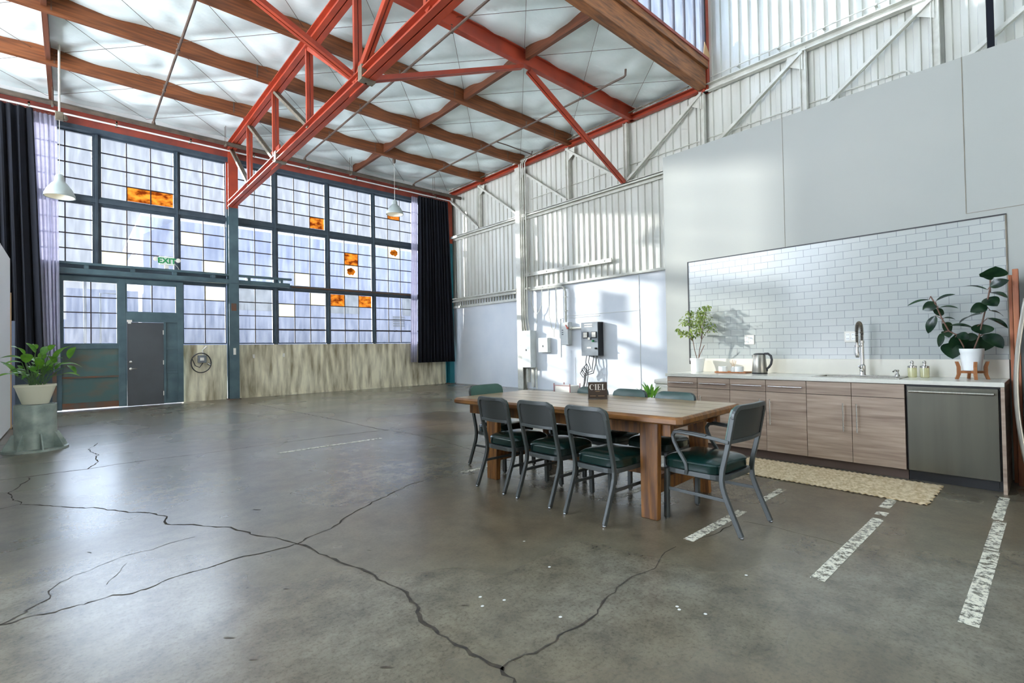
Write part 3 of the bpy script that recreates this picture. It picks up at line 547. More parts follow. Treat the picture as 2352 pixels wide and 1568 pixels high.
curtain('curtain', 'long navy curtain bunched in the right corner of the windows', K['navy'], 9.08, 10.31, 8.98, 10.50, 6.68, .82, 14.93, .065, 11)
curtain('curtain', 'white sheer curtain along the left edge of the right navy curtain', K['sheer'], 8.86, 9.10, 8.74, 8.99, 6.64, .84, 15.02, .02, 3)
t = thing('curtain_track', 'double silver curtain track under the red header', 'curtain track', (4, 15, 6.72))
m = M(); m.tube([(-3, 14.93, 6.75), (10.5, 14.93, 6.75)], .018); build('front_rail', m, K['ceram'], t, smooth=True)
m = M(); m.tube([(-3, 15.05, 6.80), (10.5, 15.05, 6.80)], .018); build('rear_rail', m, K['ceram'], t, smooth=True)
for k in range(9):
    m = M(); m.box(-2.2+k*1.5, -2.17+k*1.5, 14.91, 15.22, 6.80, 6.84); m.box(-2.2+k*1.5, -2.17+k*1.5, 14.91, 14.95, 6.74, 6.84); build('bracket', m, K['galv'], t)

# ---------------- roof timbers and steel ----------------
TW = {13.15:'nearest the window wall', 11.15:'second from the window wall', 9.2:'third from the window wall'}
for y, s in TW.items():
    m = M(); m.box(-9, 10.62, y-.055, y+.055, 7.0, 7.32)
    t = solo('roof_purlin', m, K['wood'], 'long stained timber roof purlin, ' + s, 'roof beam', 'timber purlins', bevel=.006)
    for x in (-.25, 2.9, 6.55, 9.9):
        h = M(); h.box(x, x+.02, y-.06, y+.06, 7.02, 7.28); q = build('joist_hanger', h, K['rust'], t); 
m = M(); m.box(-9, 10.62, 7.04, 7.16, 6.96, 6.98); m.box(-9, 10.62, 7.095, 7.105, 6.98, 7.25); m.box(-9, 10.62, 7.04, 7.16, 7.25, 7.27)
solo('roof_beam', m, K['red'], 'red painted steel roof beam running parallel to the window wall', 'roof beam', bevel=.003)
for x, s in ((-.33,'left end bay of the roof'),(6.85,'right bay of the roof')):
    t = thing('roof_rafter', 'dark stained timber rafter crossing the purlins in the ' + s, 'roof beam', (x, 10, 7.04), 'timber rafters')
    for y0_, y1_ in ((5.3,7.04),(7.16,9.14),(9.26,11.09),(11.21,13.09),(13.21,15.2)):
        m = M(); m.box(x-.04, x+.04, y0_, y1_, 7.06, 7.3); build('rafter_length', m, K['woody'], t, bevel=.004)
# fascia at the edge of the raised roof
t = thing('fascia_beam', 'deep weathered timber beam under the high clerestory glass', 'roof beam', (3, 5.2, 6.93))
m = M(); m.box(-9, 10.48, 5.10, 5.30, 6.95, 7.36); build('main_timber', m, K['fascia'], t, bevel=.008)
m = M(); m.box(-9, 10.49, 5.04, 5.34, 7.36, 7.52); build('upper_timber', m, K['fascia'], t, bevel=.006)
m = M(); m.box(-9, 10.49, 5.02, 5.12, 7.52, 7.58); build('sill_strip', m, K['redd'], t)
m = M(); m.add([(10.32,5.06,7.58),(10.60,5.06,7.58),(10.60,5.06,7.72),(10.38,5.06,7.92)], [(0,1,2,3)]); q = build('torn_board', m, K['ply'], t, label='torn scrap of pale board'); sl = q.modifiers.new('thick','SOLIDIFY'); sl.thickness = .012
# clerestory glazing
g = M(); g.box(-9, 10.5, 5.15, 5.155, 7.58, 9.75)
m = M()
for k in range(44):
    x = 10.1 - k*.44
    if x > -9: m.box(x-.012, x+.012, 5.12, 5.18, 7.58, 9.75)
m.box(10.46,10.52,5.1,5.2,7.58,9.75)
r = struct('window_40', m, K['mun']); build('pane', g, K['glassc'], r)
m = M(); m.box(10.54, 10.66, 5.10, 5.24, 6.9, 9.75); m.box(10.50, 10.54, 5.14, 5.20, 6.9, 9.75)
solo('corner_post', m, K['red'], 'red steel post rising at the right end of the clerestory glass', 'steel post', bevel=.003)

def member(p, q, w, h, up=(1,0,0), gap=.012):
    """double angle member: two bars with a narrow gap and lips"""
    m = M(); p = Vector(p); q = Vector(q); tt = (q-p).normalized(); a = tt.cross(Vector(up)).normalized(); nn = a.cross(tt)
    o1 = nn*(h/4+gap/2)
    for s in (1, -1):
        m.bar(p + o1*s, q + o1*s, w, h/2-gap/2, up)
    return m
def truss(X, label, tc, bc, vc, x_end=None):
    t = thing('roof_truss', label, 'roof truss', (X, 7.1, 5.2))
    P = [13.15, 11.1, 9.08, 7.05, 5.05, 3.0, .95]
    zt, zb = 6.90, 5.33
    # vertical plane members: 'up' is X so that the gap line faces down and sideways
    m = M()
    for s in (-1, 1):
        m.box(X+s*.055-.045, X+s*.055+.045, -1.2, 15.05, 6.98, 7.0); m.box(X+s*.016-.006, X+s*.016+.006, -1.2, 15.05, 6.82, 6.98)
        m.box(X+s*.055-.045, X+s*.055+.045, -1.2, 15.05, 6.80, 6.82)
    build('top_chord', m, K[tc], t)
    m = M()
    for s in (-1, 1):
        m.box(X+s*.055-.045, X+s*.055+.045, -1.2, 15.0, 5.25, 5.27); m.box(X+s*.016-.006, X+s*.016+.006, -1.2, 15.0, 5.27, 5.40); m.box(X+s*.055-.045, X+s*.055+.045, -1.2, 15.0, 5.38, 5.40)
    build('bottom_chord', m, K[bc], t)
    for y in P:
        m = M()
        for s in (-1, 1): m.box(X+s*.035-.027, X+s*.035+.027, y-.03, y+.03, 5.40, 6.80)
        build('post', m, K[vc], t)
    def diag(ya, yb, col, w=.08):
        m = member((X, ya, 6.84), (X, yb, 5.36), w, .10, (1,0,0)); build('brace', m, K[col], t)
    for a, b_ in ((15.0,13.15),(13.15,11.1),(11.1,9.08)): diag(a, b_, 'galv' if X < 9 else 'whites', .06)
    diag(9.08, 7.05, tc if X < 9 else 'whites', .10)
    for a, b_ in ((5.05,7.05),(3.0,5.05),(.95,3.0)): diag(a, b_, 'red' if X < 9 else 'whites', .10)
    for y in (7.05, 11.1):
        m = M(); m.box(X-.016, X+.016, y-.28, y+.28, 5.22, 5.62); build('gusset', m, K[vc], t)
        m = M(); m.box(X-.11, X+.11, y-.06 - .3, y+.06 - .3, 5.22, 5.44); build('splice_plate', m, K['galv' if X < 9 else 'whites'], t)
    for y in (13.15, 11.1, 9.08):
        m = M(); m.box(X-.12, X+.22, y-.07, y+.07, 6.99, 7.0); build('seat_plate', m, K[tc], t)
    return t
truss(3.26, 'red steel roof truss spanning from the central window column toward the kitchen', 'red', 'red', 'red')
# wall truss against the corrugated wall
X = 10.58
t = thing('wall_truss', 'white steel truss fixed along the corrugated wall with a red top rail', 'wall truss', (X, 7, 5.3))
m = M(); m.box(X-.07, X+.05, 5.22, 15.1, 6.96, 6.98); m.box(X+.03, X+.05, 5.22, 15.1, 6.98, 7.08); m.box(X-.07, X+.05, 5.22, 15.1, 7.08, 7.10); build('top_chord', m, K['red'], t, label='red top rail')
m = M(); m.box(X-.07, X+.05, -3, 5.20, 6.90, 6.92); m.box(X+.03, X+.05, -3, 5.20, 6.92, 7.06); m.box(X-.07, X+.05, -3, 5.20, 7.04, 7.06); build('top_chord', m, K['whites'], t, label='white top rail')
m = M(); m.box(X-.08, X+.06, -3, 15.2, 5.40, 5.42); m.box(X+.04, X+.06, -3, 15.2, 5.30, 5.40); m.box(X-.08, X-.06, -3, 15.2, 5.36, 5.44); build('bottom_chord', m, K['whites'], t)
PY = [13.35, 11.3, 9.28, 7.3, 5.25, 3.2, 1.25, -.8]
for y in PY:
    m = M(); m.box(X-.05, X+.06, y-.055, y-.04, 5.42, 6.96); m.box(X-.01, X+.0, y-.04, y+.04, 5.42, 6.96); m.box(X-.05, X+.06, y+.04, y+.055, 5.42, 6.96); build('post', m, K['whites'], t)
for a, b_ in ((15.2,13.35),(13.35,11.3),(11.3,9.28),(9.28,7.3),(5.25,7.3),(3.2,5.25),(1.25,3.2),(-.8,1.25)):
    s = 1 if b_ > a else -1
    m = member((X-.03, a, 6.9), (X-.03, b_-s*.02, 5.46), .06, .09, (1,0,0)); build('brace', m, K['whites'], t)
    m = M(); m.prism([(X-.03,a-.0,6.9),(X-.03,a+s*.28,6.9),(X-.03,a+s*.28,6.72),(X-.03,a,6.55)], (.01,0,0)); build('gusset', m, K['whites'], t)
# cross brace
for pts, s in ((((3.36,7.06,5.42),(6.75,7.08,6.90)),'red steel brace rising from the truss gusset to the roof beam'),(((6.95,7.10,6.90),(10.47,7.32,5.44)),'red steel brace dropping from the roof beam to the white wall truss'),(((3.16,7.06,5.42),(-.25,7.08,6.90)),'red steel brace rising left from the truss gusset')):
    m = member(pts[0], pts[1], .07, .12, (0,1,0)); L_ = Vector(pts[1])-Vector(pts[0])
    for k in range(6):
        c_ = Vector(pts[0]) + L_*(k+.7)/6.4; m.box(c_.x-.015, c_.x+.015, c_.y-.045, c_.y+.045, c_.z-.015, c_.z+.015)
    solo('cross_brace', m, K['red'], s, 'steel brace', 'red cross braces')

# sprinkler pipes
t = thing('sprinkler_main', 'thick dusty sprinkler main pipe running above the windows', 'sprinkler pipe', (4, 14.4, 6.66))
m = M(); m.tube([(-9, 14.42, 6.74), (10.55, 14.42, 6.74)], .055, 12); build('main_pipe', m, K['pipeg'], t, smooth=True)
for x in (-3.5, -.3, 3.0, 6.4, 9.4):
    m = M(); m.box(x-.02, x+.02, 14.355, 14.485, 6.67, 6.69)
    for s in (-.065, .065): m.bar((x, 14.42+s, 6.68), (x, 14.42+s, 7.26), .008, .008)
    build('hanger', m, K['galv'], t)
for x, ys, s in ((1.48, -2, 'leftmost sprinkler branch pipe under the ceiling, left of the truss'), (5.02, -2, 'sprinkler branch pipe passing just right of the red truss'), (8.6, 5.95, 'sprinkler branch pipe ending in an upturned elbow near the right wall')):
    t = thing('sprinkler_branch', s, 'sprinkler pipe', (x, 10, 6.8), 'sprinkler branches')
    m = M(); pts = [(x, 14.42, 6.79), (x, 14.36, 6.87), (x, 14.25, 6.88), (x, ys, 6.88)]
    if ys > 0: pts += [(x, ys-.04, 6.90), (x, ys-.05, 7.02)]
    m.tube(pts, .022, 8); build('pipe', m, K['pipe'], t, smooth=True)
    m = M(); m.lathe(x, 14.42, [(.04,6.70),(.045,6.80),(.03,6.86)], 12); build('tee', m, K['pipe'], t, smooth=True)
    y = 12.6
    while y > max(ys, 0):
        m = M(); m.lathe(x, y, [(.03,6.85),(.034,6.88),(.012,6.91),(.008,6.98),(.02,6.99),(.02,6.995)], 10); build('sprinkler_head', m, K['pipe'], t, smooth=True); y -= 1.85
m = M(); m.tube([(8.6,10.1,6.88),(9.0,10.1,6.89),(10.0,10.15,6.9),(10.02,10.15,7.0)], .014, 6); solo('sprinkler_spur', m, K['pipe'], 'short thin pipe spur running off the right branch pipe toward the wall', 'sprinkler pipe')
# cables on header and conduit along red wall rail
m = M(); m.tube([(x, 14.7+.03*math.sin(x*1.7), 6.82 + .03*math.sin(x*2.1)) for x in [k*.6-3 for k in range(23)]], .010, 6)
m.tube([(x, 15.02, 6.93 + .02*math.sin(x*1.3)) for x in [k*.6-3 for k in range(23)]], .008, 6)
solo('loose_cable', m, K['black'], 'dark cables strung loosely along the sprinkler main and header', 'cable')
m = M()
for k, (dx, dz) in enumerate(((0,0),(.05,.015),(.10,.03))):
    m.tube([(10.42+dx*.6, 15.0, 7.115+dz), (10.42+dx*.6, 10.9+.2*k, 7.115+dz), (10.42+dx*.6, 5.5, 7.115+dz)], .014, 6)
solo('conduit_run', m, K['galv'], 'grey conduits running along the top of the red wall rail', 'conduit')
# conduit low over the corrugated upper wall
for z0, x_, ya, yb, s in ((7.16,10.50,1.5,5.0,'thin white conduit following the upper white rail'),(5.90,10.662,1.4,10.9,'thin white conduit crossing the wall truss at mid height')):
    m = M(); pts = [(x_, yb, z0), (x_, ya+.3, z0)] + [(x_, ya+.3-.1*math.sin(a), z0+(.1-.1*math.cos(a))*(1 if z0 > 7 else -1)) for a in (.5,1.0,1.4)]
    m.tube(pts, .012, 6)
    for k in range(4): m.box(x_-.015, x_+(.09 if z0 > 7 else .022), ya+.5+k*.8, ya+.54+k*.8, z0-.02, z0+.02)
    solo('conduit_run', m, K['whites'], s, 'conduit')
m = M(); m.box(10.27, 10.34, .55, .63, 3.0, 9.7); solo('roof_pole', m, K['navy'], 'dark navy pole standing behind the kitchen wall at upper right', 'pole')

# ---------------- kitchen wall ----------------
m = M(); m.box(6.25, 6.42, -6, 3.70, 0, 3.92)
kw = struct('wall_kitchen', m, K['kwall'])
m = M(); m.box(6.247, 6.25, 2.128, 2.131, 2.38, 3.92); m.box(6.246, 6.25, .556, .561, 2.44, 3.92); m.box(6.247, 6.25, -3, .556, 2.438, 2.442)
build('panel_seam', m, K['galv'], kw)
m = M(); m.box(6.240, 6.25, .305, 3.345, 1.075, 2.373); build('tile_field', m, K['tile'], kw, label='white subway tiles laid in running bond')
m = M(); m.box(6.234, 6.25, 3.345, 3.358, 1.0, 2.385); m.box(6.234, 6.25, .295, 3.345, 2.373, 2.385); build('tile_trim', m, K['black'], kw, label='thin black metal trim round the tiles')
m = M(); m.box(6.238, 6.25, .295, .305, 1.075, 2.373); build('tile_edge', m, K['galv'], kw)

# worktop with sink cutout
sx0, sx1, sy0, sy1 = 5.74, 6.02, 1.04, 1.68
t = thing('worktop', 'long pale quartz worktop with a low beige splashback over the wooden cabinets', 'worktop', (5.92, 1.8, .87))
m = M(); X0, X1, Y0, Y1 = 5.595, 6.245, .305, 3.345
m.add([(X0,Y0,.905),(X1,Y0,.905),(X1,Y1,.905),(X0,Y1,.905),(sx0,sy0,.905),(sx1,sy0,.905),(sx1,sy1,.905),(sx0,sy1,.905),
       (X0,Y0,.868),(X1,Y0,.868),(X1,Y1,.868),(X0,Y1,.868),(sx0,sy0,.868),(sx1,sy0,.868),(sx1,sy1,.868),(sx0,sy1,.868)],
      [(0,1,5,4),(1,2,6,5),(2,3,7,6),(3,0,4,7),(8,12,13,9),(9,13,14,10),(10,14,15,11),(11,15,12,8),(0,8,9,1),(1,9,10,2),(2,10,11,3),(3,11,8,0),(4,5,13,12),(5,6,14,13),(6,7,15,14),(7,4,12,15)])
build('slab', m, K['counter'], t, bevel=.003)
m = M(); m.box(6.225, 6.238, .305, 3.335, .905, 1.075); build('splashback', m, K['splash'], t, bevel=.002, label='low beige splashback')
# sink
t = thing('sink', 'stainless steel sink set in the worktop under the spring faucet', 'sink', (5.9, 1.36, .70))
m = M()
for a in ((sx0+.004,sx0+.010,sy0+.004,sy1-.004),(sx1-.010,sx1-.004,sy0+.004,sy1-.004),(sx0+.01,sx1-.01,sy0+.004,sy0+.01),(sx0+.01,sx1-.01,sy1-.01,sy1-.004)): m.box(*a, .70, .906)
m.box(sx0+.004, sx1-.004, sy0+.004, sy1-.004, .695, .70); build('basin', m, K['ss'], t)
m = M(); e = .045
m.box(sx0-e, sx0+.004, sy0-e, sy1+e, .905, .911); m.box(sx1-.004, sx1+.13, sy0-e, sy1+e, .905, .911); m.box(sx0+.004, sx1-.004, sy0-e, sy0+.004, .905, .911); m.box(sx0+.004, sx1-.004, sy1-.004, sy1+e, .905, .911)
build('rim', m, K['ss'], t, bevel=.002)
m = M(); m.lathe(5.88, 1.36, [(.04,.700),(.045,.703),(.03,.704)], 18); build('drain', m, K['chrome'], t, smooth=True)
# faucet
fx, fy = 6.08, 1.365
t = thing('faucet', 'tall spring neck kitchen faucet in satin nickel behind the sink', 'faucet', (fx, fy, .911))
m = M(); m.lathe(fx, fy, [(.03,.911),(.03,.918),(.026,.925),(.026,1.01),(.017,1.02),(.015,1.03),(.015,1.24),(.02,1.245),(.02,1.27)], 18); build('body', m, K['chrome'], t, smooth=True)
m = M(); m.box(fx-.03, fx+.03, fy-.13, fy+.13, .9111, .915); build('deck_plate', m, K['chrome'], t, bevel=.0015)
m = M(); m.tube([(fx-.02,fy,.975),(fx-.05,fy+.005,.985),(fx-.10,fy+.01,1.01)], .007); m.lathe(fx-.035, fy, [(.018,.955),(.02,.975),(.014,.995)], 14); build('handle', m, K['chrome'], t, smooth=True)
arc = [(fx,fy,1.26),(fx,fy,1.34)] + [(fx-.09+.09*math.cos(a), fy, 1.36+.092*math.sin(a)) for a in [k*PI/10 for k in range(11)]] + [(fx-.182,fy,1.32),(fx-.186,fy,1.24)]
m = M(); m.tube(arc, .009, 8); build('hose', m, K['rubber'], t, smooth=True)
pts = []; A = [Vector(p) for p in arc]; tot = []
for i in range(len(A)-1):
    for k in range(28):
        c_ = A[i].lerp(A[i+1], k/28); tt = (A[i+1]-A[i]).normalized(); s_ = Vector((0,1,0)); n_ = tt.cross(s_); ph = (i*28+k)/28*2*PI*(7 if (A[i+1]-A[i]).length > .05 else 2.5)
        pts.append(c_ + s_*(.015*math.cos(ph)) + n_*(.015*math.sin(ph)))
m = M(); m.tube(pts, .0028, 5); build('spring', m, K['galv'], t, smooth=True)
m = M(); m.lathe(fx-.187, fy, [(.014,1.10),(.018,1.11),(.018,1.15),(.013,1.17),(.012,1.25)], 14); build('spray_head', m, K['chrome'], t, smooth=True)
m = M(); m.tube([(fx,fy,1.215),(fx-.17,fy,1.215)], .006); m.lathe(fx-.187, fy, [(.02,1.205),(.02,1.225)], 14); build('dock_arm', m, K['chrome'], t, smooth=True)
t = thing('soap_pump', 'small satin nickel soap pump on the sink rim right of the faucet', 'soap dispenser', (6.08, 1.08, .911))
m = M(); m.lathe(6.08, 1.08, [(.022,.911),(.02,.925),(.012,.935),(.010,.955),(.016,.96),(.014,.975)], 14); build('base', m, K['chrome'], t, smooth=True)
m = M(); m.tube([(6.08,1.08,.965),(6.05,1.09,.972),(6.01,1.10,.958)], .007); build('spout', m, K['chrome'], t, smooth=True)

# cabinets
ce = [3.332, 2.931, 2.538, 2.147, 1.751, 1.359, .949]
FX = 5.615; g = .0022
def vhandle(par, y, z0, z1):
    m = M(); m.tube([(FX-.036, y, z0-.015), (FX-.036, y, z1+.015)], .0055, 10); m.tube([(FX-.036,y,z0+.02),(FX,y,z0+.02)], .004, 6); m.tube([(FX-.036,y,z1-.02),(FX,y,z1-.02)], .004, 6)
    build('handle', m, K['chrome'], par, smooth=True)
def hhandle(par, y0, y1, z):
    m = M(); m.tube([(FX-.034, y0, z), (FX-.034, y1, z)], .0055, 10); m.tube([(FX-.034,y0-.03,z),(FX,y0-.03,z)], .004, 6); m.tube([(FX-.034,y1+.03,z),(FX,y1+.03,z)], .004, 6)
    build('handle', m, K['chrome'], par, smooth=True)
hy = [2.985, 2.878, 2.200, 2.096]
nm = ['grey brown wood base cabinet at the left end of the run with one drawer', 'grey brown wood base cabinet, second from the left end, with one drawer', 'grey brown wood base cabinet with one drawer, beneath the electric kettle tray', 'grey brown wood base cabinet with one drawer just left of the sink cabinet']
for i in range(4):
    ya, yb = ce[i], ce[i+1]
    t = thing('base_cabinet', nm[i], 'cabinet', (5.93, (ya+yb)/2, 0), 'base cabinets under the worktop')
    m = M(); m.box(5.634, 6.24, yb, ya, .09, .866); build('carcass', m, K['toe'], t)
    m = M(); m.box(5.69, 6.2, yb, ya, 0, .09); build('toe_kick', m, K['toe'], t)
    m = M(); m.box(FX, 5.634, yb+g, ya-g, .737, .862); d = build('drawer', m, K['cab'], t, bevel=.001); hhandle(d, ya-.035, yb+.03, .797)
    m = M(); m.box(FX, 5.634, yb+g, ya-g, .095, .731); d = build('door', m, K['cab'], t, bevel=.001); vhandle(d, hy[i], .40, .645)
t = thing('sink_cabinet', 'wide grey brown wood sink cabinet with two doors under the faucet', 'cabinet', (5.93, 1.35, 0), 'base cabinets under the worktop')
m = M(); m.box(5.634, 6.24, ce[6], ce[4], .09, .69); m.box(5.634, 5.65, ce[6], ce[4], .69, .866); build('carcass', m, K['toe'], t)
m = M(); m.box(5.69, 6.2, ce[6], ce[4], 0, .09); build('toe_kick', m, K['toe'], t)
for a, b_, h in ((ce[4], ce[5], 1.423), (ce[5], ce[6], 1.312)):
    m = M(); m.box(FX, 5.634, b_+g, a-g, .737, .862); build('false_front', m, K['cab'], t, bevel=.001)
    m = M(); m.box(FX, 5.634, b_+g, a-g, .095, .731); d = build('door', m, K['cab'], t, bevel=.001); vhandle(d, h, .403, .649)
t = thing('dishwasher', 'stainless steel dishwasher with a long bar handle under the worktop', 'dishwasher', (5.93, .64, 0))
m = M(); m.box(5.645, 6.2, .335, .945, .10, .862); m.box(5.70, 6.2, .335, .945, 0, .10); build('body', m, K['rubber'], t)
m = M(); m.box(5.608, 5.645, .345, .933, .098, .850); build('door', m, K['ssd'], t, bevel=.003)
m = M(); m.tube([(5.562,.912,.808),(5.562,.366,.808)], .011, 12)
for y in (.90, .378): m.tube([(5.562,y,.808),(5.608,y,.808)], .008, 8)
build('bar_handle', m, K['ss'], t, smooth=True)
m = M(); m.box(5.69, 5.70, .36, .92, .02, .09); m.box(5.685, 5.69, .42, .52, .06, .085); build('toe_panel', m, K['black'], t)
t = tag(build('end_panel', M().box(FX, 6.24, .308, .331, 0, .866), K['cab'], None), 'narrow wood end panel closing the cabinet run right of the dishwasher', 'cabinet panel')

# things on the worktop
def pot(par, cx, cy, z0, z1, r0, r1, K_, rim=.006, seg=32):
    m = M(); m.lathe(cx, cy, [(r0*.9,z0),(r0,z0+.006),(r1,z1-.03),(r1+rim,z1-.028),(r1+rim,z1),(r1-.006,z1),(r1-.012,z1-.03),(.01,z1-.03)], seg, cap=False)
    m.poly([(cx+r0*.9*math.cos(-k*2*PI/seg), cy+r0*.9*math.sin(-k*2*PI/seg), z0) for k in range(seg)])
    build('pot', m, K_, par, smooth=True)
    m = M(); m.lathe(cx, cy, [(r1-.011,z1-.028),(r1*.5,z1-.018),(.005,z1-.02)], 20); build('soil', m, K['soil'], par, smooth=True)
def leaf(m, a, b_, w, nrm=(0,0,1), droop=.12, fold=.15, tip=1.0, n=8):
    a = Vector(a); b_ = Vector(b_); L_ = (b_-a).length; t = (b_-a).normalized(); nn = Vector(nrm); nn = nn - t*nn.dot(t)
    if nn.length < 1e-3: nn = t.orthogonal()
    nn.normalize(); s = t.cross(nn); vs = []; fs = []
    for i in range(n+1):
        f = i/n; wv = w*.5*(max(0, math.sin(PI*min(1, f**.85)))**.72) + .0008
        c_ = a + t*(L_*f) + nn*(droop*L_*(math.sin(PI*f)))
        for k, q in enumerate((-1,-.5,0,.5,1)): vs.append(c_ + s*(wv*q) + nn*(fold*wv*(abs(q)-.3)))
    for i in range(n):
        for k in range(4): fs.append((i*5+k, i*5+k+1, i*5+k+6, i*5+k+5))
    m.add(vs, fs)
def pump(t, x, y): pass
t = thing('potted_ficus', 'small variegated ficus in a white pot at the left end of the worktop', 'potted plant', (6.06, 3.15, .905))
pot(t, 6.06, 3.15, .905, 1.085, .066, .086, K['ceram'])
rnd = random.Random(11); m = M(); lf = M()
tips = []
for a in ((6.06,3.15,1.05,6.03,3.19,1.30),(6.06,3.14,1.05,6.08,3.10,1.32),(6.065,3.15,1.05,6.05,3.05,1.25)):
    p, q = Vector(a[:3]), Vector(a[3:]); mid = p.lerp(q,.5) + Vector((.01,.012,0)); m.tube([p, mid, q], .005, 6); tips.append(q)
clusters = [((6.00,3.24,1.56),.10),((6.10,3.12,1.66),.10),((6.04,3.05,1.58),.10),((6.08,3.02,1.74),.055),((6.05,3.13,1.46),.11),((6.0,3.33,1.43),.055),((6.03,3.40,1.47),.03),((6.1,2.98,1.48),.07),((5.98,3.2,1.40),.08),((6.14,3.2,1.55),.08),((6.05,3.24,1.68),.05)]
for c_, r in clusters:
    c_ = Vector(c_); st = min(tips, key=lambda q: (q-c_).length); m.tube([st, st.lerp(c_,.5)+Vector((0,0,.015)), c_], .003, 5)
    for k in range(int(70*r/.1)):
        d = Vector((rnd.gauss(0,1), rnd.gauss(0,1), rnd.gauss(0,.8))); d.normalize(); d *= r*rnd.uniform(.3,1.05); p = c_+d
        dr = Vector((d.x+rnd.uniform(-.05,.05), d.y+rnd.uniform(-.05,.05), -.04+rnd.uniform(-.03,.02))).normalized()
        leaf(lf, p, p+dr*rnd.uniform(.032,.05), rnd.uniform(.016,.023), (rnd.uniform(-.4,.4),rnd.uniform(-.4,.4),1), .08, .2, n=5)
build('stems', m, K['stem'], t, smooth=True); build('foliage', lf, K['leaf3'], t, smooth=True)

t = thing('serving_tray', 'thin wooden tray holding white candle cups beside the kettle', 'tray', (6.03, 2.69, .905))
m = M(); m.box(5.97, 6.13, 2.51, 2.87, .905, .911); build('tray_base', m, K['splash'], t, bevel=.002)
m = M(); 
for a in ((5.96,5.97,2.50,2.88),(6.13,6.14,2.50,2.88),(5.97,6.13,2.50,2.51),(5.97,6.13,2.87,2.88)): m.box(*a, .907, .924)
build('tray_rim', m, K['oak'], t, bevel=.002)
for y, r, s in ((2.80,.050,'white candle cup on the tray, nearer the ficus'),(2.60,.048,'white candle cup on the tray, nearer the kettle')):
    t = thing('candle_cup', s, 'candle', (6.02, y, .911), 'candle cups on the tray')
    m = M(); m.lathe(6.02, y, [(r*.85,.911),(r,.918),(r,.985),(r-.005,.985),(r-.006,.965),(.004,.965)], 24); build('cup', m, K['ceram'], t, smooth=True)
    m = M(); m.tube([(6.02,y,.965),(6.021,y,.978)], .0015, 5); build('wick', m, K['black'], t)
t = thing('reed_diffuser', 'small reed diffuser with pale sticks between the two candle cups', 'reed diffuser', (6.09, 2.70, .911))
m = M(); m.lathe(6.09, 2.70, [(.03,.911),(.032,.93),(.03,.965),(.014,.975),(.014,.985)], 18); build('bottle', m, K['ceram'], t, smooth=True)
for k in range(7):
    a = -.5 + k*.17; m = M(); m.tube([(6.09,2.70,.95),(6.085+.01*(k%3-1),2.70-.085*math.sin(a),.95+.115*math.cos(a))], .0018, 5); build('reed', m, K['ply'], t)
# kettle
kx, ky = 6.0, 2.355
t = thing('electric_kettle', 'brushed steel electric kettle with a black handle on the worktop', 'kettle', (kx, ky, .905))
m = M(); m.lathe(kx, ky, [(.080,.922),(.082,.93),(.066,1.125),(.060,1.132)], 36); build('body', m, K['ss'], t, smooth=True)
m = M(); m.lathe(kx, ky, [(.083,.905),(.083,.920),(.078,.922)], 36); build('base', m, K['rubber'], t, smooth=True)
m = M(); m.lathe(kx, ky, [(.063,1.128),(.062,1.138),(.045,1.146),(.010,1.148)], 30); m.box(kx-.012, kx+.012, ky-.085, ky-.03, 1.128, 1.146); build('lid', m, K['rubber'], t, smooth=True)
m = M(); m.sweep([(kx,ky-.055,1.14),(kx,ky-.095,1.142),(kx,ky-.128,1.115),(kx,ky-.138,1.07),(kx,ky-.128,1.02),(kx,ky-.105,.985),(kx,ky-.080,.965),(kx,ky-.080,.935)], .024, .018, (1,0,0)); build('handle', m, K['rubber'], t, bevel=.005, smooth=True)
m = M(); m.prism([(kx-.012,ky+.058,1.128),(kx+.012,ky+.058,1.128),(kx,ky+.082,1.128)], (0,0,-.03)); build('spout', m, K['ss'], t)
# jars
for y, s in ((.962,'glass soap jar with a chrome pump lid, nearer the sink'),(.868,'glass soap jar with a chrome pump lid, nearer the plant stand')):
    t = thing('soap_jar', s, 'soap jar', (6.07, y, .905), 'glass soap jars')
    m = M(); m.lathe(6.07, y, [(.032,.905),(.036,.910),(.036,.995),(.034,1.0)], 20); build('jar', m, K['soap'], t, smooth=True)
    m = M(); m.lathe(6.07, y, [(.037,.998),(.037,1.015),(.012,1.02),(.010,1.035),(.014,1.04),(.012,1.06),(.004,1.066)], 20); m.tube([(6.07,y,1.05),(6.045,y+.01,1.05)], .005, 6); build('pump_lid', m, K['chrome'], t, smooth=True)
for y, z, s in ((2.56,1.31,'white double socket plate on the tiles above the kettle'),(1.50,1.315,'white double socket plate on the tiles behind the faucet')):
    t = thing('wall_outlet', s, 'outlet', (6.237, y, z), 'sockets on the tiles')
    m = M(); m.box(6.232, 6.24, y-.058, y+.058, z-.058, z+.058); build('plate', m, K['off'], t, bevel=.003)
    for s_ in (-1, 1):
        m = M(); m.box(6.229, 6.232, y+s_*.026-.017, y+s_*.026+.017, z-.036, z+.036); q = build('socket', m, K['ceram'], t, bevel=.001)
        h = M()
        for dz in (-.02,.02):
            h.box(6.2285, 6.229, y+s_*.026-.008, y+s_*.026-.005, z+dz-.006, z+dz+.006); h.box(6.2285, 6.229, y+s_*.026+.005, y+s_*.026+.008, z+dz-.006, z+dz+.006)
        build('slot', h, K['black'], q)
